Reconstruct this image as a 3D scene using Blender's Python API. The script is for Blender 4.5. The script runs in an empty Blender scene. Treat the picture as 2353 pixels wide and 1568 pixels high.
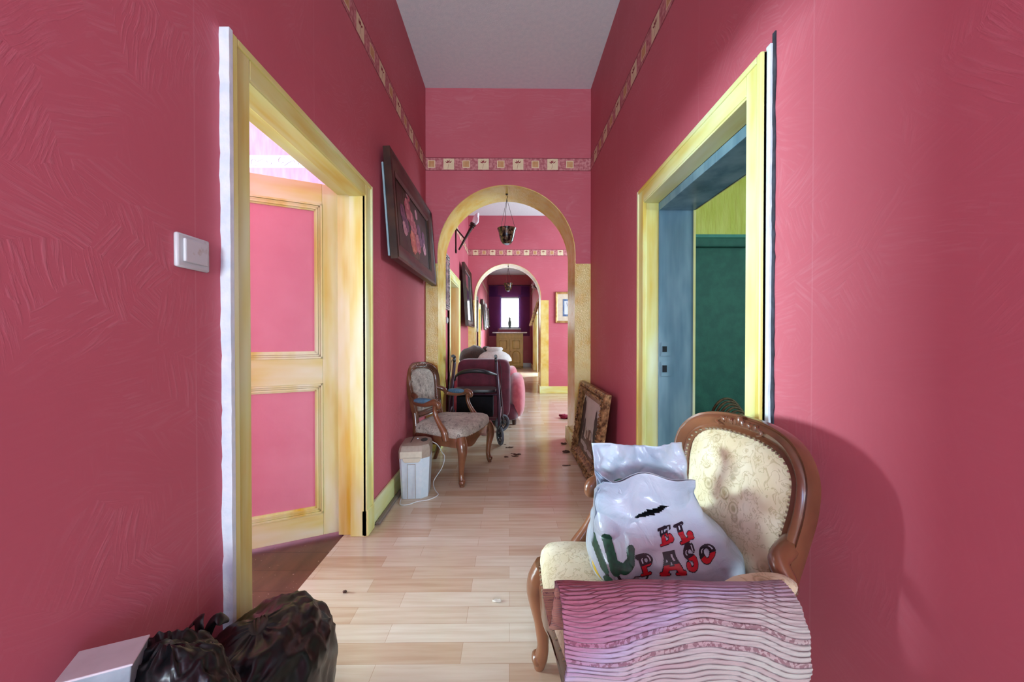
import bpy, math, random
from mathutils import Vector, Matrix, noise
from mathutils.bvhtree import BVHTree

# ------------------------------------------------------------------ camera, world, light, exposure
SC = bpy.context.scene
COL = SC.collection
EYE = 1.127
HZ = 3.6
XL, XR = -.828, .811          # hall side walls
Y1, Y1B = 3.556, 3.97         # first arch wall
Y2, Y2B = 7.235, 7.64         # second arch wall
Y3 = 14.0                     # end wall

def lin(r, g, b):
    f = lambda c: (c/255/12.92) if c/255 <= .04045 else ((c/255+.055)/1.055)**2.4
    return (f(r), f(g), f(b), 1.0)

cam_d = bpy.data.cameras.new('camera'); cam = bpy.data.objects.new('camera', cam_d); COL.objects.link(cam)
cam_d.sensor_width = 36; cam_d.lens = 36*820/2353; cam_d.clip_start = .02; cam_d.clip_end = 200
cam.location = (0, 0, EYE)
cam.rotation_euler = (math.radians(90-.49), 0, math.radians(-.45))
SC.camera = cam

W = bpy.data.worlds.new('daylight'); SC.world = W; W.use_nodes = True
bg = W.node_tree.nodes['Background']; bg.inputs[0].default_value = (.93, .97, 1, 1); bg.inputs[1].default_value = 3.2

SC.view_settings.view_transform = 'Standard'; SC.view_settings.look = 'None'
SC.view_settings.gamma = 1; SC.view_settings.use_curve_mapping = False
SC.view_settings.exposure = 0.74
SC.cycles.max_bounces = 12; SC.cycles.diffuse_bounces = 3; SC.cycles.sample_clamp_indirect = 6

def area(name, loc, direction, sx, sy, watts, col):
    d = bpy.data.lights.new(name, 'AREA'); d.shape = 'RECTANGLE'; d.size = sx; d.size_y = sy
    d.energy = watts; d.color = col
    o = bpy.data.objects.new(name, d); COL.objects.link(o); o.location = loc
    o.rotation_euler = Vector(direction).to_track_quat('-Z', 'Z').to_euler()
    return o
area('daylight_left_room', (-5.9, .75, 1.35), (1, .05, 0), 1.0, 1.25, 90, (.66, .92, 1))
area('daylight_left_room', (-5.9, 1.95, 1.35), (1, -.12, 0), .8, 1.25, 340, (.66, .93, 1))
area('daylight_right_room', (3.9, .9, 1.8), (-1, .1, -.1), 1.0, 1.4, 60, (.70, .92, 1))
area('daylight_middle_room', (3.4, 5.6, 1.7), (-1, 0, -.12), 2.2, 2.0, 150, (.62, .88, 1))
area('daylight_entrance', (.2, -5.8, 1.7), (0, 1, .50), 1.3, 2.2, 290, (.70, .92, 1))
area('added_cool_fill_right', (1.05, -1.35, 1.25), (-1, .35, 0), .7, 1.8, 30, (.22, .50, 1))  # added cool fill behind the camera, set in an invented doorway
area('added_cool_fill_left', (-.93, -1.75, 1.25), (1, .35, 0), .7, 1.8, 30, (.22, .50, 1))  # matching added fill from the left, its doorway invented too
area('daylight_end_room', (2.2, 11.5, 1.7), (-1, 0, -.1), 1.2, 1.6, 230, (.74, .92, 1))
area('daylight_end_left_room', (-2.05, 9.7, 1.6), (1, 0, -.05), 1.0, 1.6, 80, (.80, .94, 1))

# ------------------------------------------------------------------ materials
def newmat(name):
    m = bpy.data.materials.new(name); m.use_nodes = True
    nt = m.node_tree; b = nt.nodes['Principled BSDF']
    return m, nt, b
def tex(nt, scale, kind='ShaderNodeTexNoise', vec=(1, 1, 1), detail=4, rot=(0, 0, 0), space='Object'):
    tc = nt.nodes.new('ShaderNodeTexCoord'); mp = nt.nodes.new('ShaderNodeMapping')
    mp.inputs['Scale'].default_value = vec; mp.inputs['Rotation'].default_value = rot
    t = nt.nodes.new(kind); t.inputs['Scale'].default_value = scale
    if kind == 'ShaderNodeTexNoise': t.inputs['Detail'].default_value = detail
    nt.links.new(tc.outputs[space], mp.inputs[0]); nt.links.new(mp.outputs[0], t.inputs['Vector'])
    return t
def ramp(nt, src, stops):
    r = nt.nodes.new('ShaderNodeValToRGB'); e = r.color_ramp.elements
    while len(e) < len(stops): e.new(.5)
    for i, (p, c) in enumerate(stops): e[i].position = p; e[i].color = c
    nt.links.new(src, r.inputs[0]); return r
def bump(nt, b, src, strength, dist=.01, chain=None):
    n = nt.nodes.new('ShaderNodeBump'); n.inputs['Strength'].default_value = strength; n.inputs['Distance'].default_value = dist
    nt.links.new(src, n.inputs['Height'])
    if chain: nt.links.new(chain.outputs[0], n.inputs['Normal'])
    nt.links.new(n.outputs[0], b.inputs['Normal']); return n
def mth(nt, op, a, bb=None, c=None):
    n = nt.nodes.new('ShaderNodeMath'); n.operation = op
    for i, v in enumerate((a, bb, c)):
        if v is None: continue
        if isinstance(v, (int, float)): n.inputs[i].default_value = v
        else: nt.links.new(v, n.inputs[i])
    return n.outputs[0]
def mixc(nt, fac, c1, c2):
    n = nt.nodes.new('ShaderNodeMix'); n.data_type = 'RGBA'
    for i, v in ((0, fac), (6, c1), (7, c2)):
        if isinstance(v, (int, float, tuple)): n.inputs[i].default_value = v
        else: nt.links.new(v, n.inputs[i])
    return n.outputs[2]

def mottled(name, c1, c2, scale=6, vec=(1, 1, 1), rough=.5, bs=.0, bscale=None, bd=.004, lo=.35, hi=.65, metal=0, spec=.5, detail=4, bvec=None, sheen=0, coat=0):
    m, nt, b = newmat(name)
    t = tex(nt, scale, vec=vec, detail=detail)
    r = ramp(nt, t.outputs[0], [(lo, c1), (hi, c2)])
    nt.links.new(r.outputs[0], b.inputs['Base Color'])
    b.inputs['Roughness'].default_value = rough; b.inputs['Metallic'].default_value = metal
    b.inputs['Specular IOR Level'].default_value = spec
    if sheen: b.inputs['Sheen Weight'].default_value = sheen
    if coat: b.inputs['Coat Weight'].default_value = coat; b.inputs['Coat Roughness'].default_value = .12
    if bs:
        t2 = tex(nt, bscale or scale*6, vec=bvec or vec, detail=6); bump(nt, b, t2.outputs[0], bs, bd)
    return m

def wallpaper(name, c1, c2):
    m, nt, b = newmat(name)
    tc = nt.nodes.new('ShaderNodeTexCoord')
    # large soft tone drift of the painted paper
    t = tex(nt, 1.1, detail=3); r = ramp(nt, t.outputs[0], [(.3, c1), (.7, c2)])
    # embossed brush strokes: fans of short ridges, direction changing from patch to patch
    vo = nt.nodes.new('ShaderNodeTexVoronoi'); vo.inputs['Scale'].default_value = 7.5
    nz = nt.nodes.new('ShaderNodeTexNoise'); nz.inputs['Scale'].default_value = 3
    ad = nt.nodes.new('ShaderNodeVectorMath'); ad.operation = 'MULTIPLY_ADD'; ad.inputs[1].default_value = (.10, .10, .10)
    nt.links.new(tc.outputs['Object'], nz.inputs['Vector']); nt.links.new(nz.outputs['Color'], ad.inputs[0]); nt.links.new(tc.outputs['Object'], ad.inputs[2])
    nt.links.new(ad.outputs[0], vo.inputs['Vector'])
    sep = nt.nodes.new('ShaderNodeSeparateColor'); nt.links.new(vo.outputs['Color'], sep.inputs[0])
    ang = mth(nt, 'MULTIPLY', sep.outputs[0], 3.14)
    vr = nt.nodes.new('ShaderNodeVectorRotate'); vr.rotation_type = 'X_AXIS'
    nt.links.new(ad.outputs[0], vr.inputs['Vector']); nt.links.new(ang, vr.inputs['Angle'])
    mp = nt.nodes.new('ShaderNodeMapping'); mp.inputs['Scale'].default_value = (0.2, 90, 9)
    nt.links.new(vr.outputs[0], mp.inputs[0])
    st = nt.nodes.new('ShaderNodeTexNoise'); st.inputs['Scale'].default_value = 1.6; st.inputs['Detail'].default_value = 3
    nt.links.new(mp.outputs[0], st.inputs['Vector'])
    gr = ramp(nt, st.outputs[0], [(.48, (0, 0, 0, 1)), (.72, (1, 1, 1, 1))])
    msk = tex(nt, 2.2, detail=2); mr = ramp(nt, msk.outputs[0], [(.42, (.12, .12, .12, 1)), (.62, (1, 1, 1, 1))])
    h = mth(nt, 'MULTIPLY', gr.outputs[0], mr.outputs[0])
    fine = tex(nt, 130, detail=3)
    h2 = mth(nt, 'MULTIPLY_ADD', fine.outputs[0], .35, h)
    # paper seams every .58 m along the wall
    sx = nt.nodes.new('ShaderNodeSeparateXYZ'); nt.links.new(tc.outputs['Object'], sx.inputs[0])
    fr = mth(nt, 'FRACT', mth(nt, 'MULTIPLY', mth(nt, 'SUBTRACT', sx.outputs[1], .08), 1/.58))
    seam = mth(nt, 'LESS_THAN', mth(nt, 'ABSOLUTE', mth(nt, 'SUBTRACT', fr, .5)), .0035)
    h3 = mth(nt, 'MULTIPLY_ADD', seam, .6, h2)
    col = mixc(nt, mth(nt, 'MULTIPLY', h, .06), r.outputs[0], (1, .8, .85, 1))
    col = mixc(nt, mth(nt, 'MULTIPLY', seam, .05), col, (1, .8, .85, 1))
    nt.links.new(col, b.inputs['Base Color'])
    bump(nt, b, h3, .30, .0014)
    b.inputs['Roughness'].default_value = .62; b.inputs['Specular IOR Level'].default_value = .3
    return m

def glaze(name, axis, base, dark, light, rough=.4):
    """yellow brushed wood glaze, streaked along one axis"""
    m, nt, b = newmat(name)
    v = [28, 28, 28]; v[axis] = 1.3
    t = tex(nt, 1, vec=tuple(v), detail=5)
    v2 = [7, 7, 7]; v2[axis] = 1.6
    t2 = tex(nt, 1, vec=tuple(v2), detail=3)
    r = ramp(nt, t2.outputs[0], [(.33, light), (.52, base), (.70, dark)])
    r2 = ramp(nt, t.outputs[0], [(.35, (0, 0, 0, 1)), (.7, (1, 1, 1, 1))])
    c = mixc(nt, mth(nt, 'MULTIPLY', r2.outputs[0], .35), r.outputs[0], light)
    nt.links.new(c, b.inputs['Base Color']); bump(nt, b, t.outputs[0], .25, .002)
    b.inputs['Roughness'].default_value = rough
    return m

def laminate(name):
    m, nt, b = newmat(name)
    tc = nt.nodes.new('ShaderNodeTexCoord')
    br = nt.nodes.new('ShaderNodeTexBrick'); br.offset = .37; br.inputs['Scale'].default_value = 1
    br.inputs['Brick Width'].default_value = .46; br.inputs['Row Height'].default_value = .0875
    br.inputs['Mortar Size'].default_value = .0006; br.inputs['Mortar Smooth'].default_value = .2; br.inputs['Bias'].default_value = 0
    br.inputs['Color1'].default_value = lin(220, 206, 188); br.inputs['Color2'].default_value = lin(200, 172, 146)
    br.inputs['Mortar'].default_value = lin(170, 135, 108)
    nt.links.new(tc.outputs['Object'], br.inputs['Vector'])
    g = tex(nt, 1, vec=(3, 46, 1), detail=6); gr = ramp(nt, g.outputs[0], [(.35, lin(214, 182, 150)), (.65, lin(255, 250, 244))])
    mx = nt.nodes.new('ShaderNodeMix'); mx.data_type = 'RGBA'; mx.blend_type = 'MULTIPLY'; mx.inputs[0].default_value = .38
    nt.links.new(br.outputs['Color'], mx.inputs[6]); nt.links.new(gr.outputs[0], mx.inputs[7])
    nt.links.new(mx.outputs[2], b.inputs['Base Color'])
    b.inputs['Roughness'].default_value = .17; b.inputs['Specular IOR Level'].default_value = .6
    g2 = tex(nt, 1, vec=(6, 60, 1), detail=3); bump(nt, b, g2.outputs[0], .04, .001)
    return m

def brownboards(name):
    m, nt, b = newmat(name)
    t = tex(nt, 1, vec=(9, 3, 1), detail=6); r = ramp(nt, t.outputs[0], [(.3, lin(72, 44, 34)), (.7, lin(110, 68, 52))])
    v = tex(nt, 60, detail=2); s = ramp(nt, v.outputs[0], [(.70, (0, 0, 0, 1)), (.76, (1, 1, 1, 1))])
    c = mixc(nt, mth(nt, 'MULTIPLY', s.outputs[0], .6), r.outputs[0], lin(205, 175, 165))
    tc = nt.nodes.new('ShaderNodeTexCoord'); sx = nt.nodes.new('ShaderNodeSeparateXYZ'); nt.links.new(tc.outputs['Object'], sx.inputs[0])
    fr = mth(nt, 'FRACT', mth(nt, 'MULTIPLY', sx.outputs[1], 1/.145)); ln = mth(nt, 'LESS_THAN', fr, .03)
    c = mixc(nt, mth(nt, 'MULTIPLY', ln, .7), c, lin(60, 26, 18))
    nt.links.new(c, b.inputs['Base Color']); b.inputs['Roughness'].default_value = .32
    return m

def brocade(name, base, c2, pat, pat2, scale=1.0, rough=.75, bw=1.0):
    """woven damask: rings and buds over a mottled ground"""
    m, nt, b = newmat(name)
    t = tex(nt, 11*scale, detail=4); r = ramp(nt, t.outputs[0], [(.35, base), (.7, c2)])
    v = tex(nt, 17*scale, 'ShaderNodeTexVoronoi'); d = v.outputs['Distance']
    ring = ramp(nt, d, [(.10, (1, 1, 1, 1)), (.2, (.1, .1, .1, 1)), (.28, (.9, .9, .9, 1)), (.34, (0, 0, 0, 1))])
    msk = tex(nt, 6*scale, detail=1); mr = ramp(nt, msk.outputs[0], [(.45, (0, 0, 0, 1)), (.55, (1, 1, 1, 1))])
    f = mth(nt, 'MULTIPLY', ring.outputs[0], mr.outputs[0])
    wv = tex(nt, 34*scale, detail=2); wv.inputs['Distortion'].default_value = 1.5
    wr = ramp(nt, wv.outputs[0], [(.52, (0, 0, 0, 1)), (.56, (1, 1, 1, 1)), (.60, (0, 0, 0, 1))])
    c = mixc(nt, mth(nt, 'MULTIPLY', f, .7*bw), r.outputs[0], pat)
    c = mixc(nt, mth(nt, 'MULTIPLY', wr.outputs[0], .6*bw), c, pat2)
    nt.links.new(c, b.inputs['Base Color'])
    b.inputs['Roughness'].default_value = rough; b.inputs['Sheen Weight'].default_value = .15
    h = mth(nt, 'ADD', f, wr.outputs[0]); bump(nt, b, h, .35, .0015)
    return m

M = {}
M['wall'] = wallpaper('raspberry_wallpaper', lin(192, 92, 105), lin(200, 102, 115))
M['pinkwall'] = mottled('pink_wallpaper', lin(208, 136, 172), lin(220, 156, 188), 4, vec=(6, 6, 1), rough=.7, bs=.3, bscale=3, bvec=(12, 12, 2))
M['ceiling'] = mottled('ceiling_paint', lin(226, 238, 242), lin(234, 243, 246), 30, rough=.9, bs=.5, bscale=150, bd=.003)
M['floor'] = laminate('beech_laminate')
M['brown'] = brownboards('old_brown_boards')
Y_, YD, YL = lin(224, 220, 134), lin(216, 184, 56), lin(234, 240, 198)
M['gz'] = glaze('yellow_glaze_upright', 2, Y_, YD, YL)
M['gy'] = glaze('yellow_glaze_along', 1, Y_, YD, YL)
M['gx'] = glaze('yellow_glaze_across', 0, Y_, YD, YL)
M['orangeglaze'] = glaze('orange_glaze', 2, lin(236, 180, 92), lin(224, 150, 50), lin(240, 205, 140))
M['whitepaint'] = mottled('chipped_white_paint', lin(214, 228, 236), lin(232, 240, 244), 20, rough=.55, bs=.5, bscale=60)
M['darkgap'] = mottled('dark_gap', lin(30, 34, 44), lin(60, 62, 74), 30, rough=.8)
M['lav'] = mottled('lavender_paint', lin(205, 205, 222), lin(222, 222, 234), 5, rough=.45)
M['archglaze'] = mottled('embossed_gold_yellow_paint', lin(214, 172, 56), lin(226, 204, 116), 7, vec=(1, 1, 1), rough=.2, bs=.8, bscale=110, bd=.004, lo=.3, hi=.6, spec=.9)
M['bluepaint'] = glaze('grey_blue_paint', 2, lin(96, 132, 150), lin(70, 104, 122), lin(136, 168, 182), .35)
M['greenwall'] = mottled('dark_green_paint', lin(26, 88, 74), lin(34, 100, 82), 12, rough=.7, bs=.3, bscale=80)
M['tealedge'] = mottled('teal_edge', lin(50, 128, 112), lin(64, 140, 124), 12, rough=.6)
M['limewall'] = mottled('lime_plaster', lin(196, 204, 84), lin(212, 218, 110), 3, vec=(4, 4, 1), rough=.7, bs=.9, bscale=2.2, bvec=(12, 12, 2.2), bd=.02)
M['bordbase'] = mottled('border_rose', lin(176, 92, 100), lin(206, 138, 138), 40, rough=.7, lo=.4, hi=.6)
M['bordedge'] = mottled('border_maroon', lin(120, 24, 44), lin(130, 30, 50), 10, rough=.7)
M['bordcream'] = mottled('border_cream', lin(226, 204, 166), lin(232, 212, 176), 30, rough=.7)
M['bordtan'] = mottled('border_tan', lin(206, 150, 100), lin(214, 164, 116), 30, rough=.7)
M['bordleaf'] = mottled('border_leaf', lin(136, 30, 44), lin(144, 38, 50), 30, rough=.7)
M['wood'] = mottled('polished_walnut', lin(82, 46, 30), lin(134, 84, 56), 5, vec=(1, 1, .6), rough=.28, bs=.15, bscale=30, detail=6, coat=.4)
M['cream'] = brocade('cream_brocade', lin(214, 196, 158), lin(232, 220, 192), lin(150, 128, 84), lin(168, 144, 92), 1.0)
M['greyb'] = brocade('greyer_brocade', lin(170, 158, 146), lin(206, 196, 182), lin(84, 72, 70), lin(96, 82, 76), 1.1, bw=1.4)  # same brocade as the near chair, in a greyer tone
M['backcloth'] = mottled('cream_backing_cloth', lin(206, 204, 190), lin(222, 220, 208), 40, rough=.8, bs=.3, bscale=120)
M['blue'] = mottled('blue_leatherette', lin(66, 104, 132), lin(86, 126, 150), 30, rough=.45, bs=.3, bscale=140)
M['nail'] = mottled('antique_nail_heads', lin(170, 160, 140), lin(200, 190, 170), 30, rough=.3, metal=.9)
M['plastic'] = mottled('pale_grey_plastic', lin(196, 208, 220), lin(204, 214, 224), 40, rough=.5)
M['beigeplastic'] = mottled('beige_plastic', lin(196, 186, 168), lin(204, 194, 176), 40, rough=.5)
M['taupeplastic'] = mottled('taupe_plastic', lin(150, 132, 118), lin(160, 142, 128), 60, rough=.5)
M['black'] = mottled('black_plastic', lin(22, 22, 28), lin(34, 34, 42), 20, rough=.4)
M['rubber'] = mottled('grey_rubber', lin(70, 72, 82), lin(92, 94, 104), 20, rough=.7)
M['maroonmetal'] = mottled('dark_maroon_metal', lin(46, 22, 40), lin(60, 30, 50), 8, rough=.3, metal=.3)
M['steel'] = mottled('steel', lin(170, 170, 178), lin(200, 200, 206), 20, rough=.3, metal=.9)
M['cord'] = mottled('white_cord', lin(206, 208, 212), lin(216, 218, 220), 20, rough=.5)
M['burg'] = mottled('burgundy_velour', lin(80, 22, 44), lin(100, 32, 54), 14, rough=.85, sheen=.5, bs=.3, bscale=90)
M['burg_lit'] = mottled('burgundy_velour_lit', lin(190, 84, 98), lin(206, 104, 114), 14, rough=.85, sheen=.6, bs=.3, bscale=90)  # lighter copy of the burgundy, light on the arms put into the colour
M['plush'] = mottled('dark_brown_plush', lin(46, 30, 22), lin(74, 50, 36), 60, rough=.95, sheen=.6, bs=.8, bscale=160, bd=.01)
M['hat'] = mottled('pale_felt', lin(206, 198, 194), lin(218, 210, 204), 30, rough=.9)
M['darkwood'] = mottled('dark_frame_wood', lin(40, 24, 20), lin(72, 46, 34), 8, vec=(1, 1, 1), rough=.38, bs=.2, bscale=40)
M['canvas'] = mottled('dark_canvas', lin(28, 20, 18), lin(50, 38, 28), 7, rough=.5, bs=.3, bscale=150)
M['gilt'] = mottled('tarnished_gilt', lin(86, 58, 34), lin(196, 160, 108), 30, rough=.34, metal=.55, bs=1, bscale=70, bd=.008)
M['giltplain'] = mottled('smooth_gilt', lin(160, 116, 66), lin(200, 160, 104), 12, rough=.3, metal=.5)
M['silver'] = mottled('silvered_frame', lin(120, 112, 112), lin(190, 186, 186), 20, rough=.3, metal=.7, bs=.6, bscale=60)
M['glass'] = mottled('dim_glazing', lin(70, 70, 78), lin(96, 94, 100), 3, rough=.06, metal=.3, spec=.8)
M['iron'] = mottled('dark_iron', lin(34, 24, 22), lin(60, 42, 36), 20, rough=.45, metal=.5)
M['cabinet'] = mottled('olive_yellow_stain', lin(140, 112, 42), lin(170, 138, 58), 10, vec=(1, 1, .3), rough=.42)
M['marble'] = mottled('grey_marble', lin(170, 160, 164), lin(214, 206, 208), 8, rough=.3)
M['bag'] = None
M['blackbag'] = mottled('black_bin_liner', lin(9, 10, 13), lin(17, 18, 20), 6, rough=.32, bs=.25, bscale=16, bd=.008, spec=.5)
M['boxwhite'] = mottled('off_white_card', lin(206, 196, 200), lin(216, 206, 210), 20, rough=.7)
M['boxside'] = mottled('grey_blue_card', lin(120, 132, 140), lin(150, 160, 168), 18, rough=.5)
M['green'] = mottled('dark_green_print', lin(10, 58, 44), lin(20, 84, 60), 90, rough=.4)
M['red'] = mottled('red_print', lin(186, 10, 34), lin(200, 20, 44), 20, rough=.35)
M['ink'] = mottled('black_print', lin(18, 18, 30), lin(26, 26, 40), 20, rough=.35)
M['inkgrey'] = mottled('grey_print', lin(130, 118, 130), lin(150, 138, 148), 20, rough=.4)
M['yellow'] = mottled('yellow_print', lin(228, 190, 20), lin(236, 204, 40), 20, rough=.4)
M['crimson'] = mottled('crimson_cloth', lin(120, 10, 44), lin(140, 20, 56), 30, rough=.8)
M['leafdry'] = mottled('dry_leaf', lin(70, 44, 34), lin(96, 62, 46), 60, rough=.8)
M['scrap'] = mottled('pale_scrap', lin(190, 176, 160), lin(214, 204, 190), 60, rough=.8)
M['skirt_grey'] = mottled('worn_grey_wood', lin(120, 106, 98), lin(150, 134, 124), 12, vec=(1, .2, 1), rough=.6)
M['wickerbrown'] = mottled('wicker', lin(70, 58, 40), lin(110, 92, 62), 60, rough=.8)  # mottled brown wicker of the hoop

# ------------------------------------------------------------------ mesh helpers
def tag(o, label=None, cat=None, group=None, kind=None):
    if label: o['label'] = label
    if cat: o['category'] = cat
    if group: o['group'] = group
    if kind: o['kind'] = kind
    return o
def empty(name, loc=(0, 0, 0), rz=0, label=None, cat=None, group=None, kind=None, rx=0, ry=0):
    o = bpy.data.objects.new(name, None); COL.objects.link(o); o.location = loc; o.rotation_euler = (rx, ry, rz)
    o.empty_display_size = .1
    return tag(o, label, cat, group, kind)
def S(t): return tag(t, kind='structure')

class MB:
    def __init__(s): s.v = []; s.f = []; s.mi = []; s.uv = None; s.k = 0
    def add(s, vs, fs):
        n = len(s.v); s.v += [tuple(v) for v in vs]; s.f += [tuple(i+n for i in f) for f in fs]; s.mi += [s.k]*len(fs); return s
    def box(s, x0, x1, y0, y1, z0, z1):
        v = [(x0, y0, z0), (x1, y0, z0), (x1, y1, z0), (x0, y1, z0), (x0, y0, z1), (x1, y0, z1), (x1, y1, z1), (x0, y1, z1)]
        return s.add(v, [(3, 2, 1, 0), (4, 5, 6, 7), (0, 1, 5, 4), (1, 2, 6, 5), (2, 3, 7, 6), (3, 0, 4, 7)])
    def cbox(s, c, h, mat=None):
        v = [Vector((a*h[0], b*h[1], d*h[2])) for a, b, d in ((-1, -1, -1), (1, -1, -1), (1, 1, -1), (-1, 1, -1), (-1, -1, 1), (1, -1, 1), (1, 1, 1), (-1, 1, 1))]
        if mat: v = [mat @ p for p in v]
        return s.add([p+Vector(c) for p in v], [(3, 2, 1, 0), (4, 5, 6, 7), (0, 1, 5, 4), (1, 2, 6, 5), (2, 3, 7, 6), (3, 0, 4, 7)])
    def rings(s, R, close=True, caps=True):
        n = len(R[0]); vs = [p for r in R for p in r]; fs = []
        for i in range(len(R)-1):
            for j in range(n if close else n-1):
                k = (j+1) % n
                fs.append((i*n+j, i*n+k, (i+1)*n+k, (i+1)*n+j))
        if caps and close: fs.append(tuple(range(n-1, -1, -1))); fs.append(tuple((len(R)-1)*n+j for j in range(n)))
        return s.add(vs, fs)
    def tube(s, pts, rad, n=10, caps=True, closed=False, flat=1.0, flatdir=None, smooth=6):
        pts = [Vector(p) for p in pts]
        if not hasattr(rad, '__len__'): rad = [rad]*len(pts)
        if smooth and len(pts) > 2: pts, rad = spline(pts, list(rad), smooth, closed)
        R = []; N = len(pts); up = None
        for i, p in enumerate(pts):
            a = pts[(i-1) % N] if (closed or i > 0) else p; b = pts[(i+1) % N] if (closed or i < N-1) else p
            t = (b-a).normalized()
            if up is None:
                up = Vector(flatdir) if flatdir else (Vector((0, 0, 1)) if abs(t.z) < .9 else Vector((1, 0, 0)))
            if flatdir: up = Vector(flatdir)
            x = t.cross(up)
            if x.length < 1e-6: x = t.cross(Vector((.3, 1, .1)))
            x.normalize(); y = x.cross(t).normalized(); up = y
            R.append([p + x*(rad[i]*flat*math.cos(2*math.pi*k/n)) + y*(rad[i]*math.sin(2*math.pi*k/n)) for k in range(n)])
        if closed:
            R.append(R[0]); return s.rings(R, True, False)
        return s.rings(R, True, caps)
    def lathe(s, prof, c=(0, 0, 0), n=24, mat=None):
        R = []
        for r, z in prof:
            ring = [Vector((r*math.cos(2*math.pi*k/n), r*math.sin(2*math.pi*k/n), z)) for k in range(n)]
            if mat: ring = [mat @ p for p in ring]
            R.append([p+Vector(c) for p in ring])
        return s.rings(R)
    def prism(s, poly, axis, a, b):
        """poly: 2D points in the plane normal to axis; extruded from a to b"""
        def P(u, v, w): return {0: (w, u, v), 1: (u, w, v), 2: (u, v, w)}[axis]
        n = len(poly); vs = [P(u, v, a) for u, v in poly]+[P(u, v, b) for u, v in poly]
        fs = [tuple(range(n-1, -1, -1)), tuple(range(n, 2*n))]+[(i, (i+1) % n, n+(i+1) % n, n+i) for i in range(n)]
        return s.add(vs, fs)
    def grid(s, fn, nu, nv, wrapu=False):
        vs = [fn(i/nu if wrapu else i/nu, j/nv) for j in range(nv+1) for i in range(nu if wrapu else nu+1)]
        w = nu if wrapu else nu+1; fs = []
        for j in range(nv):
            for i in range(nu):
                a = j*w+i; b = j*w+(i+1) % w
                fs.append((a, b, b+w, a+w))
        return s.add(vs, fs)
    def puff(s, c, h, e=.45, n=28, mat=None, disp=None):
        """rounded superellipsoid cushion"""
        def sp(x, p): return math.copysign(abs(x)**p, x)
        R = []
        for i in range(1, n//2):
            ph = -math.pi/2+math.pi*i/(n//2)
            R.append([])
            for k in range(n):
                th = 2*math.pi*k/n
                p = Vector((h[0]*sp(math.cos(ph), e)*sp(math.cos(th), e), h[1]*sp(math.cos(ph), e)*sp(math.sin(th), e), h[2]*sp(math.sin(ph), e)))
                if disp: p += disp(p)
                if mat: p = mat @ p
                R[-1].append(p+Vector(c))
        return s.rings(R)
    def build(s, name, mats, parent=None, smooth=True, bevel=0, loc=None, fixn=False, auto=None):
        me = bpy.data.meshes.new(name); me.from_pydata(s.v, [], s.f)
        if not isinstance(mats, (list, tuple)): mats = [mats]
        for m in mats: me.materials.append(M[m] if isinstance(m, str) else m)
        for p, k in zip(me.polygons, s.mi): p.material_index = min(k, len(mats)-1)
        if s.uv:
            uvl = me.uv_layers.new(name='UVMap')
            for p in me.polygons:
                for li in p.loop_indices: uvl.data[li].uv = s.uv[me.loops[li].vertex_index]
        me.validate(); me.update()
        import bmesh
        bm = bmesh.new(); bm.from_mesh(me); bmesh.ops.recalc_face_normals(bm, faces=bm.faces); bm.to_mesh(me); bm.free()
        if smooth:
            me.polygons.foreach_set('use_smooth', [True]*len(me.polygons))
            me.set_sharp_from_angle(angle=math.radians(auto or 42))
        o = bpy.data.objects.new(name, me); COL.objects.link(o)
        if loc: o.location = loc
        if parent: o.parent = parent
        if bevel:
            b = o.modifiers.new('bevel', 'BEVEL'); b.width = bevel; b.segments = 2; b.limit_method = 'ANGLE'
        return o

def spline(pts, rad, k, closed=False):
    P, R = [], []; N = len(pts); rng = range(N if closed else N-1)
    for i in rng:
        g = (lambda j: j % N) if closed else (lambda j: max(0, min(N-1, j)))
        p0, p1, p2, p3 = pts[g(i-1)], pts[g(i)], pts[g(i+1)], pts[g(i+2)]
        for q in range(k):
            t = q/k
            P.append(.5*((2*p1)+(p2-p0)*t+(2*p0-5*p1+4*p2-p3)*t*t+(3*p1-p0-3*p2+p3)*t**3))
            R.append(rad[g(i)]*(1-t)+rad[g(i+1)]*t)
    if not closed: P.append(pts[-1]); R.append(rad[-1])
    return P, R
def sm2(pts, k=6, closed=True):
    return [(p.x, p.y) for p in spline([Vector((a, b, 0)) for a, b in pts], [0]*len(pts), k, closed)[0]]
def copy_tree(o, parent=None):
    c = o.copy(); COL.objects.link(c)
    if parent: c.parent = parent
    for ch in list(o.children): copy_tree(ch, c)
    return c
def nz(x, y, z): return noise.noise(Vector((x, y, z)))

# ------------------------------------------------------------------ room shell
f = MB().box(-.945, XR+.28, -6.2, Y1B, -.12, 0).build('floor', 'floor', smooth=False); S(f)
f = MB().box(-.945, 3.6, Y1B, Y2B, -.12, 0).build('floor', 'floor', smooth=False); S(f)
f = MB().box(-.945, 1.2, Y2B, Y3+.2, -.12, 0).build('floor', 'floor', smooth=False); S(f)
f = MB().box(-6.2, -.945, -.6, Y2B, -.13, -.008).build('floor', 'brown', smooth=False); S(f)
f = MB().box(XR+.28, 4.2, -.6, Y1B, -.13, -.008).build('floor', 'brown', smooth=False); S(f)
S(MB().box(-6.2, 4.2, -6.2, Y3+.2, HZ, HZ+.15).build('ceiling', 'ceiling', smooth=False))

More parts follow.
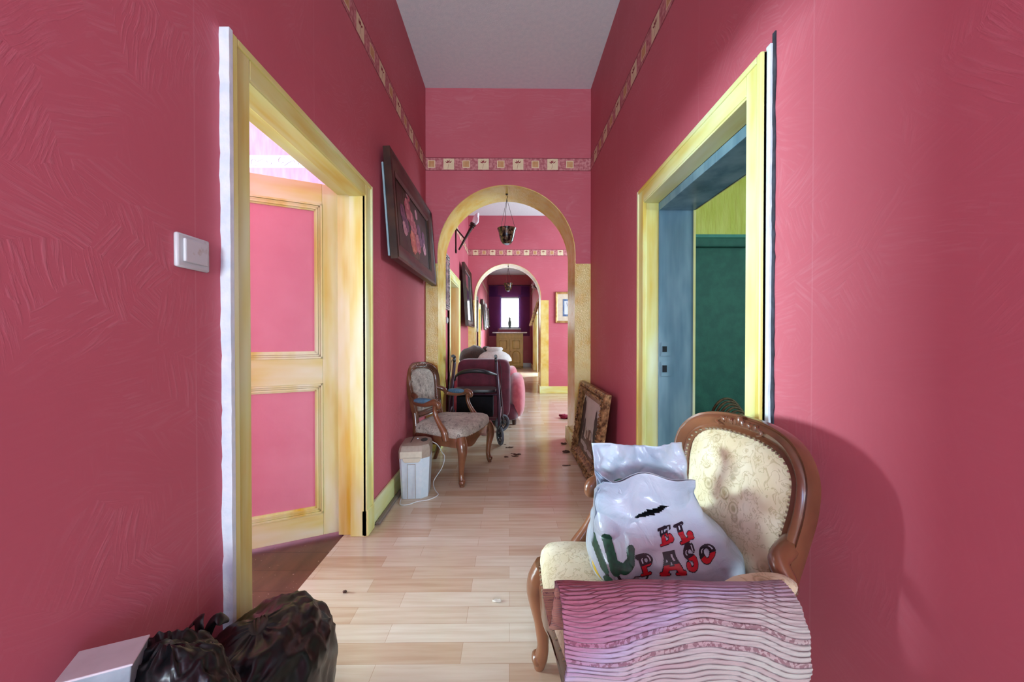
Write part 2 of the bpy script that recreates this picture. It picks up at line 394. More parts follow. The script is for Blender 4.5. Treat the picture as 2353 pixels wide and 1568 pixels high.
DT = 1.945   # door opening height
def wallrun(name, x0, x1, y0, y1, holes, mat='wall', zmax=HZ):
    b = MB(); y = y0
    for a, c, t in sorted(holes):
        b.box(x0, x1, y, a, 0, zmax); b.box(x0, x1, a, c, t, zmax); y = c
    b.box(x0, x1, y, y1, 0, zmax)
    return S(b.build(name, mat, smooth=False))
wallrun('wall_left', -.97, XL, -6.2, Y3, [(-2.15, -1.35, 2.1), (1.10, 2.04, DT), (4.93, 5.72, DT), (9.35, 10.0, DT)])  # first opening, behind the camera, is made up to carry the left fill
wallrun('wall_right', XR, XR+.28, -6.2, Y1B, [(-1.75, -.95, 2.1), (1.17, 2.13, DT)])  # opening behind the camera is made up to carry the right fill
wallrun('wall_right', .87, 1.1, Y2B, Y3, [(10.5, 12.5, DT)])
S(MB().box(-.97, 1.1, Y3, Y3+.2, 0, 1.50).box(-.97, 1.1, Y3, Y3+.2, 2.74, HZ).box(-.97, -.36, Y3, Y3+.2, 1.5, 2.74).box(.43, 1.1, Y3, Y3+.2, 1.5, 2.74).build('wall_back', 'wall', smooth=False))
S(MB().box(-.97, 1.1, -6.2, -6.0, 0, HZ).build('wall_front', 'wall', smooth=False))
def archwall(name, x0, x1, ya, yb, xl, xr, cz, apex):
    b = MB(); r = (xr-xl)/2; cx = (xl+xr)/2; n = 40
    ry = apex-cz
    arc = [(cx-r*math.cos(math.pi*k/n), cz+ry*math.sin(math.pi*k/n)) for k in range(n+1)]
    outer = [(x0, 0), (xl, 0)]
    for k in range(n):          # slabs above the arch
        (u0, w0), (u1, w1) = arc[k], arc[k+1]
        b.add([(u0, ya, w0), (u1, ya, w1), (u1, ya, HZ), (u0, ya, HZ), (u0, yb, w0), (u1, yb, w1), (u1, yb, HZ), (u0, yb, HZ)],
              [(0, 1, 2, 3), (7, 6, 5, 4)])
    b.box(x0, xl, ya, yb, 0, HZ); b.box(xr, x1, ya, yb, 0, HZ)
    o = S(b.build(name, 'wall', smooth=False))
    # painted soffit lining, full jamb height
    path = [(xl, 0), (xl, cz*.5)]+arc+[(xr, cz*.5), (xr, 0)]
    t = .006; m = MB(); R = []
    for i, (u, w) in enumerate(path):
        if w < cz-1e-6: nx, nw = (1 if u < cx else -1), 0
        else:
            nx, nw = cx-u, (cz-w)*(r/ry)**2; L = math.hypot(nx, nw) or 1; nx /= L; nw /= L
        R.append([Vector((u+nx*t, ya-.004, w+nw*t)), Vector((u+nx*t, yb+.004, w+nw*t)), Vector((u-nx*.001, yb+.004, w-nw*.001)), Vector((u-nx*.001, ya-.004, w-nw*.001))])
    m.rings(R)
    return o, S(m.build('trim_arch', 'archglaze'))
archwall('wall_arch', XL-.1, XR+.28, Y1, Y1B, -.711, .659, 1.955, 2.645)
archwall('wall_arch', XL-.1, 3.6, Y2, Y2B, -.706, .644, 1.945, 2.63)
# front strips of the piers, painted yellow up to the springing
def strips(y, xa, xb, xc, xd, z):
    S(MB().box(xa, xb, y-.006, y, .14, z).build('trim_pier', 'archglaze', smooth=False))
    S(MB().box(xc, xd, y-.006, y, .14, z).build('trim_pier', 'archglaze', smooth=False))
strips(Y1, XL, -.711, .659, XR, 1.866)
strips(Y2, XL, -.706, .644, .80, 1.89)
# base blocks round the piers
for (x0, x1, y0, y1) in ((.628, .66, Y1-.03, Y1B+.03), (.66, XR, Y1-.03, Y1), (XL, -.712, Y1-.03, Y1), (-.712, -.682, Y1-.03, Y1B+.03),
                         (.614, .645, Y2-.03, Y2B+.03), (.645, 3.5, Y2-.022, Y2), (-.707, -.68, Y2-.03, Y2B+.03), (XL, -.707, Y2-.03, Y2)):
    S(MB().box(x0, x1, y0, y1, 0, .145).build('baseboard_pier', 'gx', smooth=False, bevel=.006))
for (x0, x1, y0, y1) in ((XL, XL+.02, 2.13, Y1-.03), (XR-.02, XR, 2.21, Y1-.03), (XR-.02, XR, -6, 1.10), (XL, XL+.02, -6, 1.04), (XL, XL+.02, Y1B, 4.8), (XL, XL+.02, 5.86, Y2-.03),
                         (XL, XL+.02, Y2B, 9.25), (XL, XL+.02, 10.1, Y3), (.85, .87, Y2B+.03, 10.35), (.85, .87, 12.65, Y3)):
    S(MB().box(x0, x1, y0, y1, 0, .14).build('baseboard_left' if x0 < 0 else 'baseboard_right', 'gy', smooth=False, bevel=.006))
S(MB().box(-.8, .85, Y3-.02, Y3, 0, .15).build('baseboard_back', 'lav', smooth=False, bevel=.005))
tag(MB().box(XL+.022, XL+.05, 2.14, 2.9, 0, .018).build('quarter_round_strip', 'skirt_grey', bevel=.006), 'loose greyish wooden floor strip lying along the left yellow baseboard', 'wooden strip')

# ---- side rooms
S(MB().box(-6.2, -.97, 3.96, 4.1, 0, HZ).box(-6.2, -.97, -.6, -.45, 0, HZ).build('wall_left_room', 'pinkwall', smooth=False))
S(MB().box(-6.2, -6.0, -.45, 3.96, 0, .7).box(-6.2, -6.0, -.45, 3.96, 2.0, HZ).box(-6.2, -6.0, -.45, .25, .7, 2.0).box(-6.2, -6.0, 1.25, 1.52, .7, 2.0).box(-6.2, -6.0, 2.38, 3.96, .7, 2.0).build('wall_left_room', 'pinkwall', smooth=False))
S(MB().box(1.09, 4.2, 3.62, 3.8, 0, 2.14).build('wall_right_room', 'greenwall', smooth=False))
S(MB().box(1.09, 4.2, 3.60, 3.8, 2.14, 2.175).build('trim_right_room', 'tealedge', smooth=False))
S(MB().box(1.09, 4.2, 3.66, 3.8, 2.175, HZ).box(1.09, 4.2, -.6, -.45, 2.2, HZ).build('wall_right_room', 'limewall', smooth=False))
S(MB().box(1.3, 3.4, 3.56, 3.62, 2.04, 2.14).build('trim_right_room', 'greenwall', smooth=False, bevel=.02))
S(MB().box(1.09, 4.2, -.6, -.45, 0, 2.2).box(4.05, 4.2, -.45, 3.6, 0, HZ).build('wall_right_room', 'greenwall', smooth=False))
S(MB().box(3.5, 3.6, Y1B, Y2, 0, HZ).box(1.09, 3.6, Y1B-.15, Y1B, 0, HZ).build('wall_middle_room', 'wall', smooth=False))
S(MB().box(-2.2, -.97, Y2B, Y2B+.1, -.1, HZ).box(-2.2, -2.1, 4.1, Y2B, 0, HZ).build('wall_middle_left_room', 'lav', smooth=False))
S(MB().box(-2.2, -2.1, 9.0, 10.4, 0, HZ).box(-2.2, -.97, 8.95, 9.0, 0, HZ).box(-2.2, -.97, 10.4, 10.45, 0, HZ).box(-2.2, -.97, 9, 10.4, -.1, 0).build('wall_end_left_room', 'orangeglaze', smooth=False))
S(MB().box(2.4, 2.5, Y2B, Y3, 0, HZ).box(1.1, 2.4, 10.2, 10.25, 0, HZ).box(1.1, 2.4, 12.8, 12.85, 0, HZ).box(1.1, 2.4, 10.25, 12.8, -.1, 0).build('wall_end_right_room', 'lav', smooth=False))

# ---- wallpaper borders (rose band, cream squares with leaf sprays, small tan squares)
BZ0, BZ1 = 2.786, 2.914
def border(name, P0, P1, nrm, start=.075, period=.343, flip=1):
    P0, P1, nrm = Vector(P0), Vector(P1), Vector(nrm); d = (P1-P0); L = d.length; d.normalize(); up = Vector((0, 0, 1))
    b = MB(); H = BZ1-BZ0
    def q(u0, u1, w0, w1, off, k):
        b.k = k
        b.add([P0+d*u0+up*w0+nrm*off, P0+d*u1+up*w0+nrm*off, P0+d*u1+up*w1+nrm*off, P0+d*u0+up*w1+nrm*off], [(0, 1, 2, 3)])
    def poly(pts, off, k):
        b.k = k; b.add([P0+d*u+up*w+nrm*off for u, w in pts], [tuple(range(len(pts)))])
    b.k = 0; b.add([P0+up*z+nrm*o for z in (0, H) for o in (0, .0015)]+[P1+up*z+nrm*o for z in (0, H) for o in (0, .0015)],
                   [(0, 1, 5, 4), (2, 3, 7, 6), (1, 3, 7, 5), (0, 2, 3, 1), (4, 5, 7, 6)])
    q(0, L, 0, .005, .0022, 1); q(0, L, H-.005, H, .0022, 1)
    n = int((L-start)/period)+2
    for i in range(-1, n):
        c = start+i*period; s = .053
        if c-s < 0 or c+s > L: pass
        else:
            q(c-s, c+s, H/2-s, H/2+s, .0022, 2)
            cy = H/2+.004
            for a in (-58, -26, 6, 48):
                a = math.radians(a*flip); l = .042; wd = .0062
                dx, dy = math.sin(a), math.cos(a); px, py = dy, -dx; o0 = .006
                pts = [(c+dx*o0, cy+dy*o0), (c+dx*l*.5+px*wd, cy+dy*l*.5+py*wd), (c+dx*l, cy+dy*l), (c+dx*l*.5-px*wd, cy+dy*l*.5-py*wd)]
                poly(pts, .003, 4)
            poly([(c-.001, cy), (c+.0015, cy), (c-.008*flip, H/2-.045), (c-.0105*flip, H/2-.045)], .003, 4)
        c2 = c+period/2; s = .037
        if c2-s > 0 and c2+s < L:
            q(c2-s, c2+s, H/2-s, H/2+s, .0022, 2); s -= .008
            q(c2-s, c2+s, H/2-s, H/2+s, .003, 3)
            for k in range(4):
                u = c2-s+s*2*(k+.5)/4; q(u-.0012, u+.0012, H/2-s, H/2+s, .0036, 5)
    o = b.build(name, ['bordbase', 'bordedge', 'bordcream', 'bordtan', 'bordleaf', 'giltplain'], smooth=False)
    return S(o)
border('trim_border', (XL, Y1, BZ0), (XR, Y1, BZ0), (0, -1, 0), start=.23)
border('trim_border', (XL, -3, BZ0), (XL, Y1, BZ0), (1, 0, 0), start=.2)
border('trim_border', (XR, Y1, BZ0), (XR, -3, BZ0), (-1, 0, 0), start=.2)
border('trim_border', (XL, Y2, BZ0+.004), (3.5, Y2, BZ0+.004), (0, -1, 0), start=.15)
border('trim_border', (XL, Y1B, BZ0+.004), (XL, Y2, BZ0+.004), (1, 0, 0))
border('trim_border', (XL, Y2B, BZ0), (XL, Y3, BZ0), (1, 0, 0))
border('trim_border', (.87, Y3, BZ0), (.87, Y2B, BZ0), (-1, 0, 0))

# left room border: white and peach band with violet scrolls
b = MB(); yb = 3.958; z0, z1 = 3.0, 3.135
b.k = 0; b.add([(-3.9, yb, z0), (-1, yb, z0), (-1, yb, z0+.085), (-3.9, yb, z0+.085)], [(0, 1, 2, 3)])
b.k = 1; b.add([(-3.9, yb, z0+.085), (-1, yb, z0+.085), (-1, yb, z1), (-3.9, yb, z1)], [(0, 1, 2, 3)])
b.k = 2
for i in range(9):
    cx = -3.7+i*.3; fl = 1 if i % 2 else -1
    pts = [Vector((cx+r*math.cos(a), yb-.002, (z0+z1)/2-.004*fl+fl*r*math.sin(a))) for r, a in [(.018+.03*k/11, .4+5.0*k/11) for k in range(12)]]
    b.tube(pts, .0022, n=5, smooth=2)
    b.tube([(cx+.03, yb-.002, z0+.04+.02*fl), (cx+.12, yb-.002, z0+.085+.012*fl), (cx+.22, yb-.002, z0+.05)], .0024, n=5, smooth=5)
    b.tube([(cx+.13, yb-.002, z0+.08), (cx+.15, yb-.002, z0+.05), (cx+.18, yb-.002, z0+.035), (cx+.19, yb-.002, z0+.055)], .002, n=5)
S(b.build('trim_left_room', [mottled('border_white', lin(246, 240, 240), lin(250, 246, 246), 5), mottled('border_peach', lin(248, 214, 200), lin(250, 222, 210), 5), mottled('border_violet', lin(150, 140, 176), lin(160, 150, 186), 5)]))

# ------------------------------------------------------------------ door frames
def casing(prefix, side, y0, y1, y2, y3, ztop, zin, xw, xf, matz='gz', matl='gy'):
    """side -1 = left wall, +1 = right wall. y0..y1 near upright, y2..y3 far upright. xw wall face, xf casing face"""
    s = -side   # direction out of the wall
    def bx(a, c, y, yy, z, zz, m, bev=.004): return S(MB().box(min(a, c), max(a, c), y, yy, z, zz).build(prefix, m, smooth=False, bevel=bev))
    bx(xw, xf, y0, y1, 0, ztop, matz); bx(xw, xf, y2, y3, 0, ztop, matz)
    bx(xw, xf-s*.0005, y1, y2, zin, ztop, matl)
    # raised outer bead
    w = .022
    bx(xw, xf+s*.006, y0, y0+w, 0, ztop, matz); bx(xw, xf+s*.006, y3-w, y3, 0, ztop, matz); bx(xw, xf+s*.0055, y0+w, y3-w, ztop-w, ztop, matl)
casing('trim_door_frame', -1, 1.045, 1.122, 2.02, 2.112, 2.012, 1.928, XL, -.806)
casing('trim_door_frame', 1, 1.11, 1.19, 2.105, 2.195, 2.02, 1.932, XR, .789)
casing('trim_door_frame', -1, 4.80, 4.92, 5.72, 5.84, 2.06, 1.95, XL, -.80)
casing('trim_door_frame', -1, 9.25, 9.37, 9.98, 10.1, 2.06, 1.95, XL, -.80)
casing('trim_door_frame', 1, 10.35, 10.5, 12.5, 12.65, 2.06, 1.95, .87, .845)
# white raw plaster edge on the camera-side of the left casing, cracked edge at the right one
def ragged(name, x0, x1, y0, y1, z1, mat, amp, seed):
    b = MB(); n = 90; R = []
    for i in range(n+1):
        z = z1*i/n; e = amp*nz(z*9, seed, 0)+amp*.6*nz(z*31, seed, 4)
        R.append([Vector((x0, y0+e, z)), Vector((x1, y0+e*.4, z)), Vector((x1, y1, z)), Vector((x0, y1, z))])
    b.rings(R); return S(b.build(name, mat, smooth=False))
ragged('trim_plaster_edge', XL-.001, -.7995, 1.032, 1.046, 2.016, 'whitepaint', .006, 3)
ragged('trim_plaster_edge', .80, XR+.001, 1.094, 1.112, 2.03, 'whitepaint', .004, 7)
ragged('trim_plaster_gap', .807, XR+.002, 1.084, 1.096, 2.06, 'darkgap', .006, 11)
# linings
def lining(x0, x1, y0, y1, zt, mz, ml, t=.02):
    S(MB().box(x0, x1, y0, y0+t, 0, zt).box(x0, x1, y1-t, y1, 0, zt).build('trim_lining', mz, smooth=False, bevel=.002))
    S(MB().box(x0, x1, y0+t, y1-t, zt-t, zt).build('trim_lining', ml, smooth=False, bevel=.002))
lining(-.90, -.811, 1.10, 2.04, DT, 'gz', 'gy')
lining(-.975, -.90, 1.090, 2.052, DT+.008, 'gz', 'gy', .014)
lining(.794, .885, 1.17, 2.13, DT, 'gz', 'gy')
lining(.885, 1.095, 1.14, 2.15, DT-.02, 'bluepaint', 'bluepaint', .045)
S(MB().box(1.088, 1.10, 1.13, 1.185, 0, 1.95).box(1.088, 1.10, 2.10, 2.165, 0, 1.95).box(1.088, 1.10, 1.185, 2.10, 1.88, 1.95).build('trim_lining', 'gz', smooth=False))
lining(-.97, -.805, 4.93, 5.72, DT, 'orangeglaze', 'gy')
lining(-.97, -.805, 9.35, 10.0, DT, 'orangeglaze', 'gy')
lining(.850, 1.1, 10.5, 12.5, DT, 'gz', 'gy')
# strike plates in the blue jamb
sp = MB(); sp.k = 0
sp.box(.90, .955, 2.100, 2.106, 1.02, 1.10).box(.90, .955, 2.100, 2.106, .90, .985)
sp.k = 1; sp.box(.905, .93, 2.096, 2.1055, 1.045, 1.078).box(.905, .93, 2.096, 2.1055, .925, .965)
tag(sp.build('strike_plate', ['bluepaint', 'black'], smooth=False), 'painted-over metal strike plates with two dark latch slots in the blue jamb', 'strike plate')
S(MB().box(XL-.01, -.798, 2.02, 2.118, 0, .15).build('trim_plinth', 'gz', smooth=False, bevel=.006))

# ------------------------------------------------------------------ doors
def door(name, loc, ang, w, h, frame_m, panel_m, rails=((0, .127), (.857, 1.0), (1.866, 1.98))):
    d = empty(name, loc, ang, kind='structure'); st = .115; t = .02
    b = MB(); b.box(0, st, -t, t, 0, h).box(w-st, w, -t, t, 0, h)
    b.build('stile', frame_m, d, smooth=False, bevel=.003)
    for z0, z1 in rails: MB().box(st, w-st, -t, t, z0, z1).build('rail', 'gx' if frame_m != 'lav' else 'lav', d, smooth=False, bevel=.002)
    for i in range(len(rails)-1):
        z0, z1 = rails[i][1], rails[i+1][0]
        MB().box(st, w-st, -.008, .008, z0, z1).build('panel', panel_m, d, smooth=False)
        m = MB()
        for k, (o, hh) in enumerate(((0, .024), (.011, .019), (.022, .022), (.031, .014))):
            o1 = o+.0095
            for (xa, xb, za, zb) in ((st+o, st+o1, z0+o, z1-o), (w-st-o1, w-st-o, z0+o, z1-o), (st+o, w-st-o, z0+o, z0+o1), (st+o, w-st-o, z1-o1, z1-o)):
                m.box(xa, xb, -hh, hh, za, zb)
        m.build('moulding', frame_m, d, smooth=False)
    return d
d1 = door('door_1', (-.955, 2.085, .012), math.radians(204.4), .86, 1.98, 'gz', mottled('pink_door_panel', lin(218, 132, 148), lin(226, 146, 160), 3, rough=.6, bs=.4, bscale=50))
for z in (.33, 1.67):
    hb = MB(); hb.lathe([(.008, -.04), (.008, .04)], (-.004, .026, z), 10); hb.box(-.006, .03, .0195, .0225, z-.035, z+.035); hb.box(-.05, -.006, .016, .019, z-.035, z+.035)
    hb.build('hinge', mottled('rusty_hinge', lin(60, 46, 34), lin(130, 110, 80), 60, rough=.6, metal=.5), d1)
door('door_2', (-.90, 4.97, .01), math.radians(107), .74, 1.93, 'lav', 'lav', ((0, .2), (.9, 1.02), (1.82, 1.93)))
door('door_3', (1.02, 12.46, .01), math.radians(-95), .9, 1.93, 'lav', 'lav', ((0, .2), (.9, 1.02), (1.82, 1.93)))

# ------------------------------------------------------------------ end window
w1 = empty('window_1', (.035, Y3, 0), kind='structure')
b = MB(); b.box(-.395, -.345, .02, .09, 1.5, 2.74).box(.345, .395, .02, .09, 1.5, 2.74).box(-.345, .345, .02, .09, 1.5, 1.56).box(-.345, .345, .02, .09, 2.68, 2.74)
b.build('window_frame', 'whitepaint', w1, smooth=False, bevel=.004)
MB().box(-.42, .42, -.12, .02, 1.455, 1.5).build('window_sill', 'marble', w1, smooth=False, bevel=.004)
gm, gnt, gb = newmat('clear_glass'); gb.inputs['Transmission Weight'].default_value = 1; gb.inputs['Roughness'].default_value = 0; gb.inputs['IOR'].default_value = 1.01
gb.inputs['Base Color'].default_value = (1, 1, 1, 1)
MB().box(-.345, .345, .05, .054, 1.56, 2.68).build('pane', gm, w1, smooth=False)

# ------------------------------------------------------------------ sheer curtain and statuette
cm, cnt, cb = newmat('purple_sheer'); cb.inputs['Base Color'].default_value = lin(118, 72, 150); cb.inputs['Roughness'].default_value = .9
tr = cnt.nodes.new('ShaderNodeBsdfTransparent'); tr.inputs[0].default_value = (.84, .74, .98, 1)
tl = cnt.nodes.new('ShaderNodeBsdfTranslucent'); tl.inputs[0].default_value = lin(118, 72, 150)
m1 = cnt.nodes.new('ShaderNodeMixShader'); m1.inputs[0].default_value = .5
cnt.links.new(cb.outputs[0], m1.inputs[1]); cnt.links.new(tl.outputs[0], m1.inputs[2])
m2 = cnt.nodes.new('ShaderNodeMixShader'); m2.inputs[0].default_value = .55
cnt.links.new(m1.outputs[0], m2.inputs[1]); cnt.links.new(tr.outputs[0], m2.inputs[2])
cnt.links.new(m2.outputs[0], cnt.nodes['Material Output'].inputs[0])
cu = empty('curtain', (0, Y3-.12, 0), label='sheer purple curtain with a pleated valance gathered at both sides of the far window', cat='curtain')
def drape(x0, x1, z0, z1, y, folds, amp, name):
    b = MB()
    def fn(u, v):
        x = x0+(x1-x0)*u; z = z0+(z1-z0)*v
        return Vector((x, y+amp*math.sin(u*folds*2*math.pi+.6*math.sin(v*4)), z))
    b.grid(fn, folds*8, 6); return b.build(name, cm, cu, auto=80)
drape(-.78, -.44, 1.20, 3.14, 0, 8, .03, 'drape'); drape(.46, .80, 1.20, 3.14, 0, 8, .03, 'drape')
drape(-.78, .80, 2.72, 3.16, -.05, 24, .022, 'valance')
drape(-.44, -.30, 1.5, 2.8, .01, 3, .008, 'drape'); drape(.36, .46, 1.5, 2.8, .01, 3, .008, 'drape')
b = MB(); b.lathe([(.012, 0), (.012, 1.62)], (0, 0, 0), 10, Matrix.Rotation(math.radians(90), 4, 'Y')); b.v = [(x-.81, y-.02, z+3.17) for x, y, z in b.v]
b.build('curtain_rod', 'iron', cu)
st = MB(); st.lathe([(.05, 0), (.055, .02), (.04, .04), (.055, .1), (.065, .2), (.06, .26), (.045, .3), (.03, .33), (.038, .37), (.035, .4), (.012, .44)], (.02, Y3-.05, 1.5), 16)
tag(st.build('statuette', mottled('grey_green_stone', lin(96, 124, 124), lin(130, 150, 148), 20, rough=.6)), 'small grey-green statuette silhouetted on the far window sill', 'statuette')

# ------------------------------------------------------------------ far cabinet
cb_ = empty('cabinet', (.02, 13.25, 0), label='olive-yellow painted wooden cabinet with two arched-panel doors below the far window', cat='cabinet')
MB().box(-.5, .5, .02, .45, .07, 1.3).box(-.5, -.4, .0, .45, 0, .07).box(.4, .5, 0, .45, 0, .07).build('body', 'cabinet', cb_, smooth=False, bevel=.006)
MB().box(-.5, .5, .0, .03, .02, .07).build('plinth', 'cabinet', cb_, smooth=False, bevel=.01)
MB().box(-.47, .47, -.005, .02, 1.11, 1.27).box(-.43, .43, -.014, -.005, 1.15, 1.23).build('drawer', 'cabinet', cb_, smooth=False, bevel=.004)
for sx in (-1, 1):
    a, c = (.01, .47) if sx > 0 else (-.47, -.01); mid = (a+c)/2
    dr = MB().box(a, c, -.005, .02, .1, 1.09).build('cabinet_door', 'cabinet', cb_, smooth=False, bevel=.004)
    arc = [(mid+.14*math.cos(t), .50+.14*math.sin(t)) for t in [math.pi*k/14 for k in range(15)]]
    MB().tube([(mid-.14, -.008, .2)]+[(u, -.008, w) for u, w in reversed(arc)]+[(mid+.14, -.008, .2), (mid, -.008, .2), (mid-.14, -.008, .2)], .017, n=6, smooth=0).build('arched_moulding', 'cabinet', dr)
    MB().tube([(mid-.13, -.008, .73), (mid-.13, -.008, 1.02), (mid+.13, -.008, 1.02), (mid+.13, -.008, .73), (mid-.13, -.008, .73)], .016, n=6, smooth=0).build('square_moulding', 'cabinet', dr)
    MB().puff((a+.03 if sx > 0 else c-.03, -.018, .62), (.012, .014, .03), 1, 10).build('handle', 'giltplain', dr)
tag(MB().box(-.62, .66, 13.12, 13.72, 1.302, 1.345).build('cabinet_top_slab', 'marble', smooth=False, bevel=.012), 'pale grey marble slab lying across the top of the olive-yellow cabinet', 'slab')

# ------------------------------------------------------------------ framed pictures
def frame_mb(w, h, fw, depth, steps):
    """mitred picture frame in local XZ, front towards -Y; steps: list of (inset 0..1, relief 0..1) across the width"""
    b = MB(); R = []
    for (sx, sz) in ((-1, -1), (1, -1), (1, 1), (-1, 1), (-1, -1)):
        ring = [Vector((sx*w/2, 0, sz*h/2))]
        for t, r in steps: ring.append(Vector((sx*(w/2-fw*t), -depth*r, sz*(h/2-fw*t))))
        ring.append(Vector((sx*(w/2-fw), 0, sz*(h/2-fw))))
        R.append(ring)
    b.rings(R, True, False); return b
ORN = ((0, .75), (.1, .95), (.25, 1), (.42, .82), (.6, .9), (.75, .6), (.9, .5), (1, .35))
PLAIN = ((0, .9), (.12, 1), (.2, .88), (.5, .7), (.8, .62), (.86, .7), (1, .45))
def picture(name, loc, rot, w, h, fw, depth, steps, fmat, cmat, label, cat='picture', group=None, orn=0):
    e = empty(name, loc, label=label, cat=cat, group=group); e.rotation_euler = rot
    fb = frame_mb(w, h, fw, depth, steps)
    if orn:      # carved relief: leaf bosses along the rails
        rnd = random.Random(5)
        for (L, ax, s) in ((w, 0, -1), (w, 0, 1), (h, 1, -1), (h, 1, 1)):
            n = int(L/orn)
            for i in range(n+1):
                u = -L/2+fw*.3+(L-fw*.6)*i/n
                for off in (.24, .50):
                    v = s*((h if ax == 0 else w)/2-fw*off)
                    p = (u+rnd.uniform(-.3, .3)*orn, -depth*.95, v) if ax == 0 else (v, -depth*.95, u+rnd.uniform(-.3, .3)*orn)
                    fb.puff(p, (orn*.42, .010, orn*.30), 1, 8, Matrix.Rotation(rnd.uniform(-.9, .9), 3, 'Y'))
    fb.build('frame', fmat, e, auto=35)
    MB().box(-w/2+fw*.95, w/2-fw*.95, -depth*.3, -.004, -h/2+fw*.95, h/2-fw*.95).build('canvas', cmat, e, smooth=False)
    return e
# paintings: material built from soft blobs at fixed places on the canvas
def daub_mat(name, base1, base2, scale=6):
    return mottled(name, base1, base2, scale, vec=(1, 1, 1.4), rough=.45, bs=.3, bscale=120)

# flower still life on the left wall: leans out at the top
FW, FH = 1.21, .72
pf = picture('flower_painting', (XL+.045, 2.90, 1.995), (math.radians(-4.0), 0, math.radians(90)), FW, FH, .13, .05, PLAIN, 'darkwood',
             daub_mat('dark_still_life_ground', lin(26, 20, 18), lin(52, 42, 30), 5), 'large dark-framed still life painting of pink and mauve flowers on the left wall', 'painting')
# after this rotation local +x runs along +Y and local -y faces +X (into the hall)
MB().box(-FW/2-.001, -FW/2+.022, .004, .016, -FH/2+.02, FH/2-.1).build('backing_edge', mottled('pale_blue_edge', lin(130, 160, 170), lin(150, 178, 186), 10), pf, smooth=False, bevel=.002)
rnd = random.Random(12)
def flower(b, x, z, r, k, petals=9):
    for ring, (n, rr) in enumerate(((petals, 1), (petals-2, .66), (4, .3))):
        for i in range(n):
            a = 2*math.pi*i/n+ring*.4; c = (x+math.cos(a)*r*rr*.62, z+math.sin(a)*r*rr*.62)
            b.k = k if (i+ring) % 3 else k+1
            pr = r*.34*(1 if ring < 2 else .7)
            b.add([Vector((c[0]+pr*math.cos(t)*(1.1-.3*math.sin(a*2)), -.0165-.0006*ring-.00005*i, c[1]+pr*math.sin(t))) for t in [2*math.pi*j/9 for j in range(9)]], [tuple(range(9))])
b = MB()
for x, z, r, k in ((-.14, .09, .075, 0), (-.05, .04, .07, 0), (-.04, -.09, .08, 2), (.09, -.07, .07, 0), (.02, .02, .05, 0), (-.27, .03, .055, 4), (-.24, -.05, .05, 6), (-.2, -.02, .05, 4), (.14, .03, .05, 4), (.17, -.03, .045, 4),
                    (.27, .02, .045, 4), (.28, -.06, .05, 6), (-.13, .215, .05, 6), (-.11, .19, .035, 0), (.08, .13, .035, 6), (.24, -.03, .035, 4)): flower(b, x*1.12, z*1.2, r*1.25, k)
b.k = 8
for i in range(26):
    x, z = rnd.uniform(-.3, .3), rnd.uniform(-.16, .2); a = rnd.uniform(0, 3.1); l, w_ = .05, .014
    dx, dz = math.cos(a), math.sin(a)
    b.add([Vector((x+dx*l, -.0156, z+dz*l)), Vector((x-dz*w_, -.0156, z+dx*w_)), Vector((x-dx*l, -.0156, z-dz*l)), Vector((x+dz*w_, -.0156, z-dx*w_))], [(0, 1, 2, 3)])
b.k = 9
b.add([Vector((x, -.0154, z)) for x, z in ((-.14, -.13), (.16, -.13), (.12, -.2), (.05, -.24), (-.02, -.24), (-.1, -.2))], [(0, 1, 2, 3, 4, 5)])
b.build('painted_flowers', [mottled('paint_'+n, lin(*c), lin(*[min(255, q+26) for q in c]), 30) for n, c in
        (('pink', (176, 84, 104)), ('pink_light', (206, 128, 140)), ('salmon', (206, 104, 92)), ('salmon_light', (226, 140, 116)), ('mauve', (120, 74, 110)), ('mauve_dark', (92, 54, 92)), ('pale', (196, 140, 160)), ('pale_light', (214, 164, 178)), ('leaf', (44, 44, 28)), ('vase', (84, 66, 44)))], pf, smooth=False)

# gilt landscape leaning on the right wall, top against the wall
pl = picture('landscape_painting', (.705, 3.06, .352), (math.radians(-8.2), 0, math.radians(-90)), .88, .71, .115, .055, ORN, 'gilt',
             daub_mat('pale_sky_paint', lin(186, 188, 172), lin(212, 210, 196), 3), 'gilt-framed landscape painting with dark trees leaning on the floor at the right wall', 'painting', orn=.034)
b = MB()
def blob(b, x, z, rx, rz, seed, off):
    pts = []
    for j in range(26):
        t = 2*math.pi*j/26; q = 1+.28*nz(math.cos(t)*2.2, math.sin(t)*2.2, seed)+.12*nz(math.cos(t)*7, math.sin(t)*7, seed)
        pts.append(Vector((x+rx*q*math.cos(t), -off, z+rz*q*math.sin(t))))
    b.add(pts, [tuple(range(26))])
b.k = 2; b.add([Vector((x, -.0174, z)) for x, z in ((-.33, -.24), (.33, -.24), (.33, -.11), (.1, -.09), (-.08, -.12), (-.33, -.08))], [(0, 1, 2, 3, 4, 5)])
b.k = 0
for i, (x, z, rx, rz) in enumerate(((.21, -.02, .045, .15), (.17, .06, .03, .12), (.25, -.1, .05, .08), (-.28, .0, .05, .22), (-.24, .05, .04, .15), (-.31, -.08, .03, .12), (-.17, -.05, .03, .1), (.30, .02, .02, .18))): blob(b, x, z, rx, rz, i, .0178+.0001*i)
b.k = 1
for i, (x, z, rx, rz) in enumerate(((.05, -.06, .05, .05), (-.05, -.07, .06, .03), (.1, -.1, .05, .03), (0, -.1, .04, .03))): blob(b, x, z, rx, rz, i+20, .019+.0001*i)
b.k = 3
for x in (-.12, -.04, .06): b.add([Vector((x+u, -.0196, -.09+w)) for u, w in ((0, 0), (.05, 0), (.05, .05), (.025, .08), (0, .05))], [(0, 1, 2, 3, 4)])
b.k = 4
